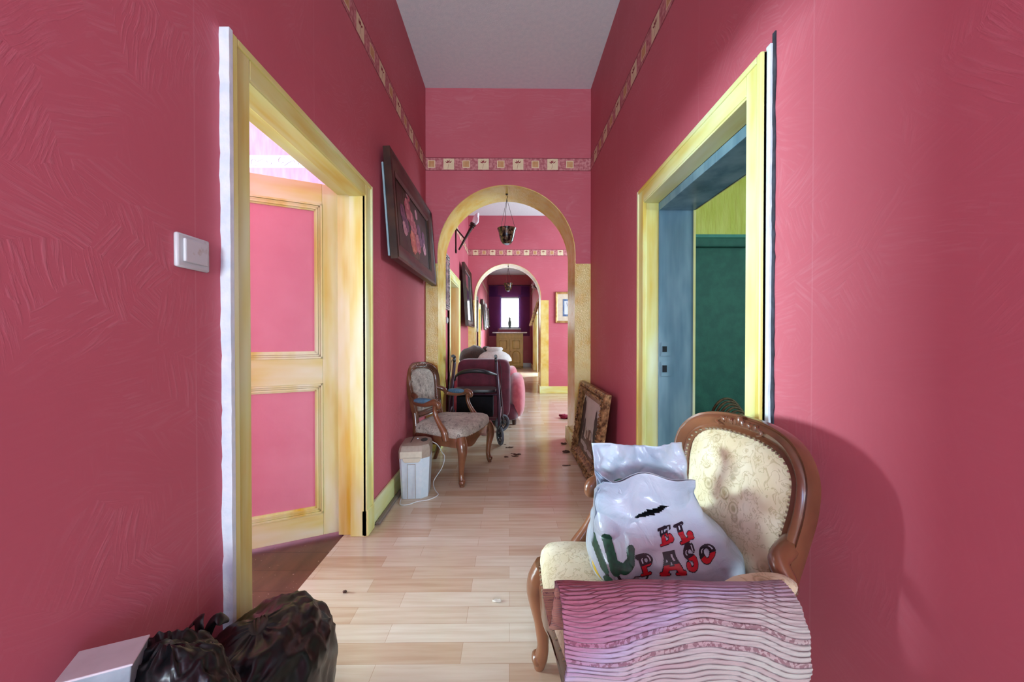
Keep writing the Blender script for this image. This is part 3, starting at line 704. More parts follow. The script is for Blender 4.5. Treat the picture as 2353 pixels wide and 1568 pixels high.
for i, (x, z, rx, rz) in enumerate(((-.1, -.17, .14, .02), (.12, -.19, .1, .02), (-.03, -.2, .05, .015))): blob(b, x, z, rx, rz, i+30, .0186)
b.build('painted_scene', [mottled('tree_paint', lin(34, 32, 24), lin(60, 52, 36), 40), mottled('brown_paint', lin(90, 70, 50), lin(120, 92, 64), 40), mottled('earth_paint', lin(96, 84, 68), lin(128, 112, 90), 20),
                          mottled('cottage_paint', lin(176, 166, 146), lin(200, 188, 160), 40), mottled('snow_paint', lin(176, 172, 162), lin(200, 194, 184), 30)], pl, smooth=False)

# middle room pictures
mm = picture('framed_mirror', (XL+.07, 6.45, 1.86), (math.radians(-3.5), 0, math.radians(90)), 1.04, 1.06, .11, .055, PLAIN, 'darkwood', 'glass',
        'big dark frame with dim reflecting glazing, leaning out beyond the middle room yellow door', 'frame')
picture('ornate_frame', (XL+.03, 4.30, 1.83), (0, 0, math.radians(90)), .66, .70, .12, .03, ORN, 'silver', 'glass',
        'silvery ornate openwork frame hanging between the near arch and the yellow door frame', 'frame', orn=.03)
pr = picture('framed_print', (1.215, Y2-.004, 1.745), (0, 0, 0), .56, .63, .045, .03, ORN, 'giltplain', mottled('cream_mat_board', lin(206, 186, 162), lin(214, 196, 172), 20),
        'small gilt-framed blue and white print on the red wall right of the far arch', 'picture')
MB().box(-.13, .13, -.0115, -.009, -.18, .17).build('print_edge', mottled('slate_blue_print', lin(70, 92, 128), lin(110, 132, 160), 14), pr, smooth=False)
MB().box(-.10, .10, -.0135, -.0115, -.14, .13).build('print_image', mottled('pale_print', lin(196, 200, 208), lin(210, 212, 218), 10), pr, smooth=False)
b = MB()
b.tube([(-.02, -.0145, -.13), (0, -.0145, 0), (.03, -.0145, .11)], .004, n=5); b.tube([(0, -.0145, -.02), (-.04, -.0145, .05), (-.05, -.0145, .10)], .003, n=5); b.tube([(-.01, -.0145, -.08), (.05, -.0145, -.02)], .003, n=5)
b.build('print_drawing', 'ink', pr)
# end room frames on the left wall
picture('framed_picture', (XL+.003, 8.55, 1.72), (0, 0, math.radians(90)), 1.1, .9, .1, .04, PLAIN, 'darkwood', 'glass', 'dark tall frame just beyond the far arch on the end room left wall', 'picture')
picture('framed_picture', (XL+.06, 10.6, 1.80), (math.radians(-4), 0, math.radians(90)), .8, .88, .1, .05, PLAIN, 'darkwood', 'glass', 'dark frame just past the orange door opening on the end room left wall', 'picture')
picture('framed_picture', (XL+.06, 11.75, 1.84), (math.radians(-4), 0, math.radians(90)), .8, .8, .09, .05, ORN, 'silver', 'glass', 'silvery frame hanging between two darker frames on the end room left wall', 'picture')
picture('framed_picture', (XL+.05, 12.95, 1.86), (math.radians(-3), 0, math.radians(90)), .6, .66, .08, .05, ORN, 'darkwood', 'glass', 'smallest dark frame on the left wall, closest to the purple curtain', 'picture')
picture('gilt_frame', (.72, 9.6, 1.82), (math.radians(-18), 0, math.radians(-90)), .8, .78, .12, .05, ORN, 'gilt', 'glass', 'gilt picture frame tipping far forward from the right wall beyond the far arch', 'frame', orn=.04)

# ------------------------------------------------------------------ light switches
def rocker(loc, rz, w, h, label):
    e = empty('light_switch', loc, rz, label=label, cat='light switch')
    MB().prism(sm2([(-w/2, -h/2), (w/2, -h/2), (w/2, h/2), (-w/2, h/2)], 1), 1, -.012, 0).build('plate', 'plasticw', e, bevel=.005)
    MB().box(-w*.36, w*.36, -.020, -.012, -h*.33, h*.36).build('rocker', 'plasticw', e, smooth=False, bevel=.0035)
    s = MB()
    for u, v in ((-.30, .28), (-.30, -.22)): s.lathe([(.0022, -.0208), (.0022, -.0195)], (u*w, 0, v*h), 8, Matrix.Rotation(0, 3, 'X'))
    return e
def dirty(name):
    m, nt, b = newmat(name)
    t = tex(nt, 26, detail=5); r = ramp(nt, t.outputs[0], [(.60, lin(206, 208, 208)), (.74, lin(158, 142, 112))])
    nt.links.new(r.outputs[0], b.inputs['Base Color']); b.inputs['Roughness'].default_value = .35; return m
M['plasticw'] = dirty('grubby_white_plastic')
rocker((XL, .934, 1.347), math.radians(90), .096, .086, 'grubby white square light switch on the near left wall beside the door frame')
rocker((XL, 4.72, 1.36), math.radians(90), .08, .08, 'small white light switch on the middle room wall left of the yellow door')

# ------------------------------------------------------------------ hanging lamps in the arches
lm = mottled('mottled_amber_glass', lin(16, 10, 12), lin(150, 112, 84), 30, rough=.18, lo=.46, hi=.74, detail=3)
def hanging(loc, drop, r, label):
    e = empty('hanging_lamp', loc, label=label, cat='lamp')
    h = .16
    MB().lathe([(.012, -h), (r*.42, -h+.002), (r*.66, -h+.03), (r*.80, -h*.5), (r*.9, -.03), (r, -.008), (r*1.02, 0), (r*.96, -.002), (r*.86, -.03), (r*.72, -h*.5), (r*.4, -h+.012), (.012, -h+.01)], (0, 0, 0), 32).build('bowl', lm, e)
    b = MB()
    for k in range(3):
        a = .3+k*2*math.pi/3; b.tube([(r*.97*math.cos(a), r*.97*math.sin(a), -.004), (0, 0, drop-.05)], .0022, n=5, smooth=0)
    b.build('chain', 'iron', e)
    MB().tube([(0, 0, drop-.05), (.008, 0, drop-.03), (0, 0, drop-.012), (0, 0, drop)], .003, n=6).lathe([(.013, drop-.008), (.013, drop)], (0, 0, 0), 12).build('hook', 'iron', e)
    MB().lathe([(.004, -h-.012), (.022, -h-.006), (.03, -h+.001)], (0, 0, 0), 16).build('glass_boss', mottled('pale_glass_boss', lin(170, 200, 226), lin(190, 214, 236), 10, rough=.1), e)
    return e
hanging((-.025, 3.76, 2.275), .364, .1, 'dark mottled glass bowl lamp hanging on wires in the near arch')
hanging((-.02, 7.44, 2.265), .357, .095, 'mottled glass bowl lamp hanging in the far arch against the window light')

# torch wall lamp in the middle room
tl_ = empty('torch_wall_lamp', (XL, 5.5, 2.64), label='dark torch-shaped wall lamp with a frosted white flame glass in the middle room', cat='wall lamp')
b = MB(); b.tube([(.055, 0, -.16), (.16, 0, .03), (.26, 0, .2)], [.012, .020, .028], n=12)
b.lathe([(.024, 0), (.046, .012), (.034, .03), (.05, .05), (.046, .07)], (.245, 0, .185), 16, Matrix.Rotation(math.radians(30), 3, 'Y'))
b.build('torch', 'iron', tl_)
MB().tube([(.01, 0, .17), (.07, 0, .10), (.145, 0, .01)], .011, n=8).build('bracket', 'iron', tl_)
MB().tube([(.008, 0, -.19), (.008, 0, .19)], .012, n=8, smooth=0).puff((.012, 0, -.18), (.014, .03, .035), .8, 12).puff((.012, 0, .18), (.014, .03, .035), .8, 12).build('wall_plate', 'iron', tl_)
b = MB(); R = []
mt = Matrix.Rotation(math.radians(28), 3, 'Y')
for i in range(15):
    t = i/14; rr = .052*(math.sin(math.pi*(t*.82+.12))**.8)*(1-.35*t)+.003
    R.append([mt @ Vector(((rr*(1+.22*math.cos(3*a+t*5)))*math.cos(a)+.012*math.sin(t*5), rr*(1+.22*math.cos(3*a+t*5))*math.sin(a), t*.19))+Vector((.275, 0, .235)) for a in [2*math.pi*k/20 for k in range(20)]])
b.rings(R); b.build('flame_shade', mottled('frosted_glass', lin(222, 214, 222), lin(236, 230, 236), 20, rough=.35), tl_)
# flower sconce end room
fl = empty('flower_wall_lamp', (.86, 11.0, 2.72), label='wall lamp with pale flower-shaped shades high on the right beyond the far arch', cat='wall lamp')
MB().tube([(0, 0, -.06), (-.06, 0, -.03), (-.1, 0, .06)], .01, n=6).tube([(0, 0, -.06), (-.08, -.08, -.02), (-.14, -.1, .02)], .01, n=6).tube([(0, 0, -.06), (-.05, .08, -.02), (-.1, .1, .0)], .01, n=6).puff((0, 0, -.06), (.02, .05, .06), .8, 12).build('arm', 'iron', fl)
for p in ((-.1, 0, .08), (-.15, -.1, .02), (-.11, .1, .0), (-.13, -.03, -.05)):
    b = MB()
    for k in range(6):
        a = k*math.pi/3; b.puff((p[0]+.025*math.cos(a), p[1]+.025*math.sin(a), p[2]+.01), (.02, .02, .03), 1, 8)
    b.build('shade', 'lav', fl)

# ------------------------------------------------------------------ louis style armchair
BACK = [(0, .497), (.09, .492), (.165, .471), (.210, .425), (.220, .362), (.212, .29), (.199, .205), (.190, .13), (.165, .095), (.09, .085), (0, .082)]
def make_armchair(label, fab, padm='blue'):
    e = empty('armchair', label=label, cat='armchair')
    RA = math.radians(11); bx0, bz0 = -.235, .40
    def bp(y, s, d): return Vector((bx0 - s*math.sin(RA) + d*math.cos(RA) - .10*y*y*0 + 1.1*y*y*.5, y, bz0 + s*math.cos(RA) + d*math.sin(RA)))
    full = BACK+[(-y, s) for y, s in reversed(BACK[1:-1])]
    loop = sm2(full, 5)
    N = len(loop); cs = .3
    def ringat(i, off, d):
        a, c = loop[(i-1) % N], loop[(i+1) % N]; tx, ty = c[0]-a[0], c[1]-a[1]; L = math.hypot(tx, ty)
        n = (-ty/L, tx/L)
        y, s = loop[i]
        if (y*n[0]+(s-cs)*n[1]) < 0: n = (-n[0], -n[1])
        return bp(y+n[0]*off, s+n[1]*off, d)
    prof = [(-.026, -.022), (-.028, .006), (-.020, .016), (-.012, .010), (-.004, .018), (.008, .026), (.017, .020), (.021, .012), (.027, .014), (.030, .004), (.028, -.022)]
    b = MB(); b.rings([[ringat(i % N, o, d) for o, d in prof] for i in range(N+1)], True, False)
    fr = b.build('back_frame', 'wood', e, auto=60)
    # crest carving
    b = MB(); rr = random.Random(3)
    for k in range(-5, 6):
        y = k*.012; s = .503-.3*y*y
        b.puff(bp(y, s, .026), (.007, .009, .006+.006*(k % 2)), 1, 8, Matrix.Rotation(k*.4, 3, 'X'))
    for sg in (-1, 1):
        b.tube([bp(sg*.02, .497, .026), bp(sg*.05, .506, .027), bp(sg*.085, .494, .026), bp(sg*.07, .484, .026)], .004, n=6)
    b.puff(bp(0, .509, .026), (.008, .014, .016), 1, 10)
    b.build('crest_carving', 'wood', fr)
    # padded front and rear
    cy, csx = 0, .3
    def pad(scale_in, d0, dome, name, mat):
        b = MB(); R = []
        for q in range(10):
            t = 1-q/10*.98
            ring = []
            for i in range(N):
                p = ringat(i, scale_in, 0); y, s = loop[i]
                # work in (y,s): recompute
                a, c = loop[(i-1) % N], loop[(i+1) % N]; tx, ty = c[0]-a[0], c[1]-a[1]; L = math.hypot(tx, ty); n = (-ty/L, tx/L)
                if (y*n[0]+(s-cs)*n[1]) < 0: n = (-n[0], -n[1])
                yy, ss = y+n[0]*scale_in, s+n[1]*scale_in
                ring.append(bp(yy*t, cs+(ss-cs)*t, d0+dome*(1-t**4)))
            R.append(ring)
        b.rings(R); return b.build(name, mat, e, auto=80)
    pad(-.024, -.004, .032, 'backrest', fab); pad(.016, -.020, -.050, 'back_panel', 'backcloth')
    b = MB()
    acc = 0; last = None
    for i in range(N):
        p = ringat(i, -.026, .012)
        if last is not None and (p-last).length < .0115: continue
        last = p; b.puff(p, (.0045, .0045, .0045), 1, 6)
    b.build('nail_trim', 'nail', e)
    # seat
    so = sm2([(.255, 0), (.251, .12), (.236, .22), (.220, .285), (.17, .305), (.05, .285), (-.12, .245), (-.215, .225), (-.235, .12), (-.238, 0), (-.235, -.12), (-.215, -.225), (-.12, -.245), (.05, -.285), (.17, -.305), (.220, -.285), (.236, -.22), (.251, -.12)], 4)
    b = MB(); R = []
    def srf(sc, z): return [Vector((x*sc+.01*(1-sc), y*sc, z)) for x, y in so]
    R += [srf(.985, .355), srf(1.0, .365), srf(1.012, .385), srf(1.0, .412), srf(.96, .432), srf(.85, .448), srf(.65, .460), srf(.4, .467), srf(.15, .470), srf(.02, .470)]
    b.rings(R); b.build('seat', fab, e, auto=80)
    b = MB(); R = []; n_ = len(so)
    low = lambda x, y: .285+.022*math.cos(6*y/.3)*(x > .2)+.012
    for sc, zf in ((1.0, lambda x, y: .366), (1.022, lambda x, y: .352), (1.018, lambda x, y: .325), (1.03, lambda x, y: low(x, y)+.012), (1.02, low), (.93, low), (.93, lambda x, y: .36)):
        R.append([Vector((x*sc, y*sc, zf(x, y))) for x, y in so])
    b.rings(R, True, False); b.build('seat_rail', 'wood', e, auto=60)
    b = MB(); last = None
    for x, y in so:
        p = Vector((x*1.016, y*1.016, .368))
        if last is not None and (p-last).length < .012: continue
        last = p; b.puff(p, (.0045, .0045, .0045), 1, 6)
    b.build('nail_trim', 'nail', e)
    for sy in (-1, 1):
        MB().tube([(.210, sy*.272, .362), (.226, sy*.288, .315), (.235, sy*.296, .26), (.224, sy*.284, .17), (.218, sy*.277, .09), (.224, sy*.284, .04), (.230, sy*.290, .0)],
                  [.040, .043, .037, .025, .020, .024, .017], n=12).puff((.243, sy*.304, .30), (.012, .012, .022), 1, 10).puff((.230, sy*.29, .035), (.026, .026, .022), .8, 12).build('leg', 'wood', e)
        MB().tube([bp(sy*.192, .16, .0), (-.222, sy*.203, .42), (-.215, sy*.208, .35), (-.222, sy*.208, .25), (-.25, sy*.212, .12), (-.292, sy*.217, 0)], [.024, .026, .031, .026, .022, .018], n=12).build('leg', 'wood', e)
        a = empty('armrest'); a.parent = e
        MB().tube([bp(sy*.211, .275, .0), bp(sy*.233, .245, .05), (-.19, sy*.268, .613), (-.10, sy*.288, .606), (-.04, sy*.300, .618), (.000, sy*.302, .630), (.032, sy*.302, .616), (.036, sy*.301, .594), (.018, sy*.300, .588)],
                  [.024, .021, .019, .020, .023, .026, .024, .020, .012], n=12).build('arm', 'wood', a)
        MB().tube([(.010, sy*.300, .610), (.004, sy*.300, .570), (.016, sy*.300, .52), (.050, sy*.300, .46), (.086, sy*.300, .405), (.100, sy*.298, .345)], [.020, .017, .018, .021, .028, .030], n=12).build('arm_support', 'wood', a)
        MB().puff((-.105, sy*.284, .634), (.085, .030, .022), .85, 20).build('arm_pad', padm, a)
        b = MB()
        for k in range(26):
            t = 2*math.pi*k/26; b.puff((-.105+.084*math.cos(t), sy*.284+.029*math.sin(t), .628-.004*math.cos(t)**2), (.004, .004, .004), 1, 6)
        b.build('nail_trim', 'nail', a)
    return e
ac1 = make_armchair('carved wooden armchair with greyer brocade seat and blue arm pads beside the paper shredder', 'greyb')
ac1.location = (-.485, 3.035, 0); ac1.rotation_euler = (0, 0, math.radians(-18))
ac2 = make_armchair('cream brocade armchair with carved wooden frame at the near right wall, under a bag', 'cream', 'cream')
ac2.scale = (.965, .965, .985); ac2.location = (.362, .965, 0); ac2.rotation_euler = (0, 0, math.radians(-171.5))

# ------------------------------------------------------------------ paper shredder
sh = empty('paper_shredder', (-.675, 2.60, 0), math.radians(6), label='pale grey paper shredder bin with taupe head beside the left baseboard', cat='paper shredder')
def octo(w, d, c, k=1): return [(-w/2+c*.4, -d/2), (w/2-c*1.3, -d/2), (w/2-c*1.3+.004, -d/2), (w/2, -d/2+c), (w/2, d/2-c), (w/2-c, d/2), (-w/2+c, d/2), (-w/2, d/2-c), (-w/2, -d/2+c*.4)]
b = MB(); R = []
for z, s in ((0, .86), (.005, .88), (.29, 1.0)): R.append([Vector((x*s, y*s, z)) for x, y in octo(.205, .25, .04)])
b.rings(R); b.build('bin', 'plastic', sh, auto=20)
b = MB(); R = []
for z, s in ((.288, 1.02), (.335, 1.03), (.36, .99), (.375, .93), (.382, .8), (.384, .3)): R.append([Vector((x*s, y*s, z)) for x, y in octo(.205, .25, .04)])
b.rings(R); b.build('head', 'taupeplastic', sh, auto=30)
MB().box(-.095, .055, -.132, -.120, .29, .338).prism(sm2([(-.06, .262), (.03, .262), (.045, .275), (.045, .30), (-.075, .30), (-.075, .275)], 1), 1, -.132, -.118).build('handle_lip', 'beigeplastic', sh, smooth=False, bevel=.003)
MB().box(-.045, -.043, -.1268, -.118, .01, .25).box(.008, .010, -.1268, -.118, .01, .25).box(-.045, .010, -.1268, -.118, .248, .25).build('front_line', 'taupeplastic', sh, smooth=False)
for c in sh.children:
    if c.name.startswith('front_line'): c.rotation_euler = (math.radians(0), 0, 0)
MB().box(-.035, -.029, -.06, .09, .383, .3855).build('paper_slot', 'black', sh, smooth=False)
MB().lathe([(.034, .3835), (.034, .3865), (.001, .3865)], (0, 0, 0), 24).build('window_disc', 'black', sh, loc=(.055, .0, 0)).scale = (.7, 1.3, 1)
MB().lathe([(.006, .384), (.006, .389), (.001, .389)], (.005, .03, 0), 12).build('button', 'plastic', sh)
MB().tube([(.10, .10, .34), (.14, .11, .31), (.17, .15, .24), (.19, .16, .2), (.17, .15, .12), (.11, .12, .03), (.13, .02, .005), (.16, -.07, .004), (.10, -.14, .004), (.03, -.16, .004), (-.03, -.20, .004), (-.08, -.19, .004), (-.09, -.11, .006)], .0032, n=6).build('power_cord', 'cord', sh)

# ------------------------------------------------------------------ rollator
ro = empty('rollator', (-.38, 4.0, 0), math.radians(0), label='dark folding rollator walker with black seat, behind the greyer carved armchair', cat='rollator')
for sx in (-1, 1):
    X = sx*.27
    b = MB()
    b.tube([(X*.86, .0, .86), (X*.9, -.03, .7), (X*.98, -.12, .45), (X*1.02, -.24, .14)], .018, n=10)
    b.tube([(X*.9, -.02, .72), (X*1.02, .12, .5), (X*1.08, .22, .3), (X*1.08, .27, .19)], .018, n=10)
    b.tube([(X*.95, -.08, .53), (X*1.0, .12, .50)], .010, n=8, smooth=0)
    b.build('side_frame', 'maroonmetal', ro)
    MB().tube([(X*1.04, -.17, .25), (X*1.08, .24, .33)], .006, n=8, smooth=0).build('stay_rod', 'steel', ro)
    MB().tube([(X*.86, -.01, .84), (X*.86, -.0, .90), (X*.86, -.04, .925), (X*.86, -.13, .93)], [.014, .016, .017, .017], n=10).build('handle_grip', 'black', ro)
    MB().tube([(X*.86, -.02, .90), (X*.86, -.06, .895), (X*.86, -.12, .89)], [.009, .007, .006], n=8).puff((X*.86, -.015, .885), (.018, .03, .03), .7, 12).build('brake_lever', 'black', ro)
    MB().tube([(X*.86, -.02, .89), (X*.86-sx*-.04, .03, .86), (X*1.08, .03, .7), (X*1.06, -.1, .45), (X*1.06, -.2, .22)], .003, n=6).build('brake_cable', 'black', ro)
    for (wx, wy, rz) in ((X*1.05, -.26, 20*sx), (X*1.10, .30, 55*sx*-1)):
        w = empty('wheel', (wx, wy, .103), math.radians(rz)); w.parent = ro; w.scale = (1.08, 1.08, 1.08)
        MB().tube([(0, .082*math.cos(2*math.pi*k/24), .082*math.sin(2*math.pi*k/24)) for k in range(24)], .0135, n=8, closed=True, smooth=0).build('tyre', 'rubber', w)
        b = MB(); b.tube([(0, .064*math.cos(2*math.pi*k/24), .064*math.sin(2*math.pi*k/24)) for k in range(24)], .008, n=6, closed=True, smooth=0)
        for k in range(6): a = k*math.pi/3; b.tube([(0, 0, 0), (0, .062*math.cos(a), .062*math.sin(a))], .006, n=6, smooth=0)
        b.lathe([(.018, -.02), (.018, .02)], (0, 0, 0), 12, Matrix.Rotation(math.radians(90), 3, 'Y')); b.build('rim', 'black', w)
        b = MB(); b.tube([(-.022, 0, 0), (-.022, -.01, .06), (0, -.02, .115), (0, -.02, .15)], .009, n=8); b.tube([(.022, 0, 0), (.022, -.01, .06), (0, -.02, .115)], .009, n=8); b.build('fork', 'black', w)
MB().tube([(-.22, -.06, .66), (-.19, -.14, .72), (-.10, -.18, .765), (.05, -.19, .775), (.15, -.16, .755), (.235, -.05, .72)], [.010, .012, .022, .024, .022, .012], n=12).build('backrest_bar', 'black', ro)
MB().puff((0, .02, .545), (.235, .15, .022), .4, 24).build('seat', 'black', ro)
MB().tube([(-.27, -.05, .5), (.27, -.05, .5)], .010, n=8, smooth=0).tube([(-.27, .14, .5), (.27, .14, .5)], .010, n=8, smooth=0).tube([(-.10, -.05, .5), (-.10, .14, .5)], .008, n=8, smooth=0).tube([(.10, -.05, .5), (.10, .14, .5)], .008, n=8, smooth=0).build('cross_frame', 'maroonmetal', ro)
b = MB(); b.grid(lambda u, v: Vector((-.2+.4*u, -.06, .26+.22*v)), 4, 3); b.box(-.2, .2, -.06, .14, .255, .26).box(-.2, .2, -.065, -.06, .26, .48).box(-.2, -.195, -.06, .14, .26, .48).box(.195, .2, -.06, .14, .26, .48).box(-.2, .2, .135, .14, .26, .48)
b.build('basket', mottled('black_mesh_cloth', lin(10, 9, 14), lin(18, 16, 24), 30, rough=.85, spec=.2), ro, smooth=False)

# ------------------------------------------------------------------ burgundy armchairs
def club(loc, rz, label, w, bm_, am, zb):
    e = empty('upholstered_armchair', loc, rz, label=label, cat='armchair')
    MB().puff((-.03, -.36, zb*.5+.05), (w/2-.16, .10, zb*.5-.05), .28, 32).build('backrest', bm_, e)
    MB().puff((0, .08, .32), (w/2-.14, .36, .11), .4, 28).build('seat', bm_, e)
    MB().puff((0, .02, .17), (w/2-.08, .44, .12), .25, 24).build('base', bm_, e)
    for s in (-1, 1): MB().puff((s*(w/2-.10), .05, .34), (.115, .46, .29), .72, 32).build('armrest', am, e)
    for sx in (-1, 1):
        for sy in (-1, 1): MB().lathe([(.025, 0), (.03, .06)], (sx*(w/2-.14), .02+sy*.36, 0), 10).build('leg', 'darkwood', e)
    return e
club((-.295, 4.98, 0), 0, 'burgundy velour armchair with rounded pink-lit arm, back turned, behind the rollator', 1.0, 'burg', 'burg_lit', .86)
club((-.33, 6.25, 0), 0, 'second burgundy armchair farther back, its top edge beside the olive-yellow cabinet', .94, 'burg', 'burg_lit', .90)
# brown plush and pale hat on the first armchair
b = MB(); b.puff((-.44, 5.05, .86), (.19, .13, .15), .9, 28, Matrix.Rotation(math.radians(-20), 3, 'Y'), lambda p: .02*noise.noise_vector(p*14)); b.puff((-.26, 5.08, .97), (.06, .05, .045), .9, 16)
b.v = [(x-.06, y-.10, z-.0) for x, y, z in b.v]
tag(b.build('plush_toy', 'plush'), 'dark brown plush toy slumped over the top of the burgundy armchair back', 'plush toy')
tag(MB().lathe([(.235, 0), (.232, .03), (.20, .08), (.15, .115), (.11, .13), (.10, .135), (.112, .15), (.115, .17), (.10, .185), (.001, .188)], (-.20, 4.86, .815), 32).build('felt_hat', 'hat'),
    'pale dome-shaped felt hat with flat crown lying on the burgundy armchair back', 'hat')

# ------------------------------------------------------------------ plastic carrier bag
def bagmat():
    m, nt, b = newmat('white_carrier_plastic')
    t = tex(nt, 7, detail=5); t.inputs['Distortion'].default_value = .8
    r = ramp(nt, t.outputs[0], [(.35, lin(176, 190, 206)), (.65, lin(198, 208, 218))])
    nt.links.new(r.outputs[0], b.inputs['Base Color']); b.inputs['Roughness'].default_value = .25
    b.inputs['Subsurface Weight'].default_value = .1; b.inputs['Subsurface Radius'].default_value = (.02, .02, .02)
    t2 = tex(nt, 14, detail=6); t2.inputs['Distortion'].default_value = 1.2; bump(nt, b, t2.outputs[0], .5, .012)
    return m
M['bag'] = bagmat()
def atpx(x, y, Y): return ((x-1170)*Y/820, 1.127-(y-777)*Y/820)
def interp(tab, z):
    if z <= tab[0][0]: return tab[0][1:]
    for a, c in zip(tab, tab[1:]):
        if z <= c[0]:
            t = (z-a[0])/(c[0]-a[0]); t = t*t*(3-2*t)*.5+t*.5
            return tuple(a[i]*(1-t)+c[i]*t for i in range(1, len(a)))
    return tab[-1][1:]
#       z     left   right  half-depth  y centre
PROF = [(.468, .27, .56, .070, 1.02), (.480, .235, .605, .12, 1.01), (.52, .222, .625, .145, 1.0), (.56, .226, .618, .145, 1.0), (.60, .234, .588, .125, 1.0), (.65, .238, .535, .085, 1.0),
        (.70, .238, .512, .045, .985), (.722, .238, .510, .018, .965), (.742, .25, .505, .008, .955)]
bagE = empty('carrier_bag', (0, 0, 0), label='crumpled white plastic carrier bag printed EL PASO with a green cactus', cat='plastic bag')
b = MB(); NU, NV = 220, 130; HOLE = (.378, .668, .048, .0050)
def bagpt(u, v):
    z = PROF[0][0]+(PROF[-1][0]-PROF[0][0])*v
    l, r, d, yc = interp(PROF, z); cx, hw = (l+r)/2, (r-l)/2; a = 2*math.pi*u
    sp = lambda q, p: math.copysign(abs(q)**p, q)
    x = cx+hw*sp(math.cos(a), .62); y = yc+d*sp(math.sin(a), .58)
    k = min(1, d/.06)*(1 if z > .62 or x < .30 else .45)
    rg = 1-abs(noise.noise(Vector((x*7+z*5, z*9-x*3, y*4))))*2
    y += k*.022*rg*(1 if math.sin(a) > 0 else -1)*-1 + k*.009*nz(x*22, z*14, y*9)
    x += .008*nz(z*16, y*9, 3)
    zz = z + (.010*nz(x*12, 2, 5) - .022*math.cos(a)*0 if v > .9 else 0)
    if v > .85: zz += (v-.85)/.15*(.012*math.sin((x-.24)*14)+.022*(x-.3))
    if z > .66: y += .012*math.sin(x*40)*(z-.66)/.1
    return Vector((x, y, zz))
vs = [bagpt(i/NU, j/NV) for j in range(NV+1) for i in range(NU)]
fs = []
for j in range(NV):
    for i in range(NU):
        q = (j*NU+i, j*NU+(i+1) % NU, (j+1)*NU+(i+1) % NU, (j+1)*NU+i)
        c = sum((vs[k] for k in q), Vector())/4
        u = i/NU
        if .5 < u < 1.0 and ((c.x-HOLE[0])/HOLE[2])**2+((c.z-HOLE[1]-.22*(c.x-HOLE[0]))/HOLE[3])**2 < 1: continue
        fs.append(q)
fs.append(tuple(range(NU-1, -1, -1)))
b.add(vs, fs); body = b.build('bag_body', 'bag', bagE, auto=70)
so_ = body.modifiers.new('skin', 'SOLIDIFY'); so_.thickness = .0012
bvh = BVHTree.FromPolygons([tuple(v) for v in vs], fs)
# rear handle flap standing up behind
b = MB()
def flap(u, v):
    x = .262+.262*u - .012*v*(1-u)+.0*v*u; z = .67+.138*v+.006*math.sin(u*9)*v
    y = 1.045+.02*v+.012*math.sin(u*11+v*2)+.022*nz(x*16, z*12, 8)+.012*(1-2*abs(nz(x*26+z*9, z*22, 3)))-.012*abs(math.sin(u*5+1))*v
    return Vector((x, y, z))
b.grid(flap, 50, 24); fo = b.build('rear_flap', 'bag', bagE, auto=70); fo.modifiers.new('skin', 'SOLIDIFY').thickness = .0012
# raised corner of the front handle on the left
b = MB()
def corner(u, v):
    w_ = .05*(1-v)+.012; x = .238+w_*u+.008*math.sin(v*5); z = .712+.055*v
    return Vector((x, .95+.02*math.sin(u*4)+.01*v+.01*nz(x*20, z*20, 1), z))
b.grid(corner, 12, 14); co = b.build('handle_corner', 'bag', bagE, auto=70); co.modifiers.new('skin', 'SOLIDIFY').thickness = .0012
tag(MB().puff((.325, .995, .68), (.045, .018, .052), .8, 20, None, lambda p: .008*noise.noise_vector(p*20)).build('folded_cloth', 'green'), 'dark green cloth showing inside the open top of the white plastic bag', 'cloth')

def decal(name, inside, P, ures, vres, mats, off=.0016, parent=bagE):
    """raise a printed shape on the front of the bag: inside(u,v) gives a material index or None, P maps (u,v) to x,z"""
    b = MB(); cache = {}
    def pt(i, j):
        if (i, j) not in cache:
            x, z = P(i/ures, j/vres)
            h = bvh.ray_cast(Vector((x, .5, z)), Vector((0, 1, 0)))
            cache[(i, j)] = (h[0]-Vector((0, off, 0))) if h[0] is not None and h[0].y < 1.0 else None
        return cache[(i, j)]
    idx = {}
    for j in range(vres):
        for i in range(ures):
            k = inside((i+.5)/ures, (j+.5)/vres)
            if k is None: continue
            q = [(i, j), (i+1, j), (i+1, j+1), (i, j+1)]; ps = [pt(*c) for c in q]
            if any(p is None for p in ps): continue
            f = []
            for c, p in zip(q, ps):
                if c not in idx: idx[c] = len(b.v); b.v.append(tuple(p))
                f.append(idx[c])
            b.f.append(tuple(f)); b.mi.append(k)
    if b.f: return b.build(name, mats, parent, auto=80)
R_ = lambda u, v, a, c, e, g: a <= u <= c and e <= v <= g
C_ = lambda u, v, x, y, r, ry=None: ((u-x)/r)**2+((v-y)/(ry or r))**2 <= 1
def gE(u, v): return R_(u, v, .18, .44, .05, .95) or R_(u, v, .04, .62, 0, .11) or R_(u, v, .04, .6, .89, 1) or R_(u, v, .4, .85, .84, .97) or (R_(u, v, .76, .93, .66, .97)) or R_(u, v, .4, .85, .03, .17) or C_(u, v, .82, .2, .17, .18) or R_(u, v, .4, .64, .44, .58) or R_(u, v, .58, .70, .36, .66)
def gL(u, v): return R_(u, v, .18, .46, .05, .95) or R_(u, v, .03, .62, .88, 1) or R_(u, v, .03, .6, 0, .12) or R_(u, v, .4, .85, .03, .16) or C_(u, v, .82, .19, .17, .18)
def gP(u, v): return R_(u, v, .16, .44, .05, .95) or R_(u, v, 0, .62, 0, .13) or C_(u, v, .06, .07, .08) or C_(u, v, .56, .07, .08) or R_(u, v, .02, .5, .88, 1) or (C_(u, v, .55, .72, .4, .28) and not C_(u, v, .57, .72, .14, .13) and u > .3)
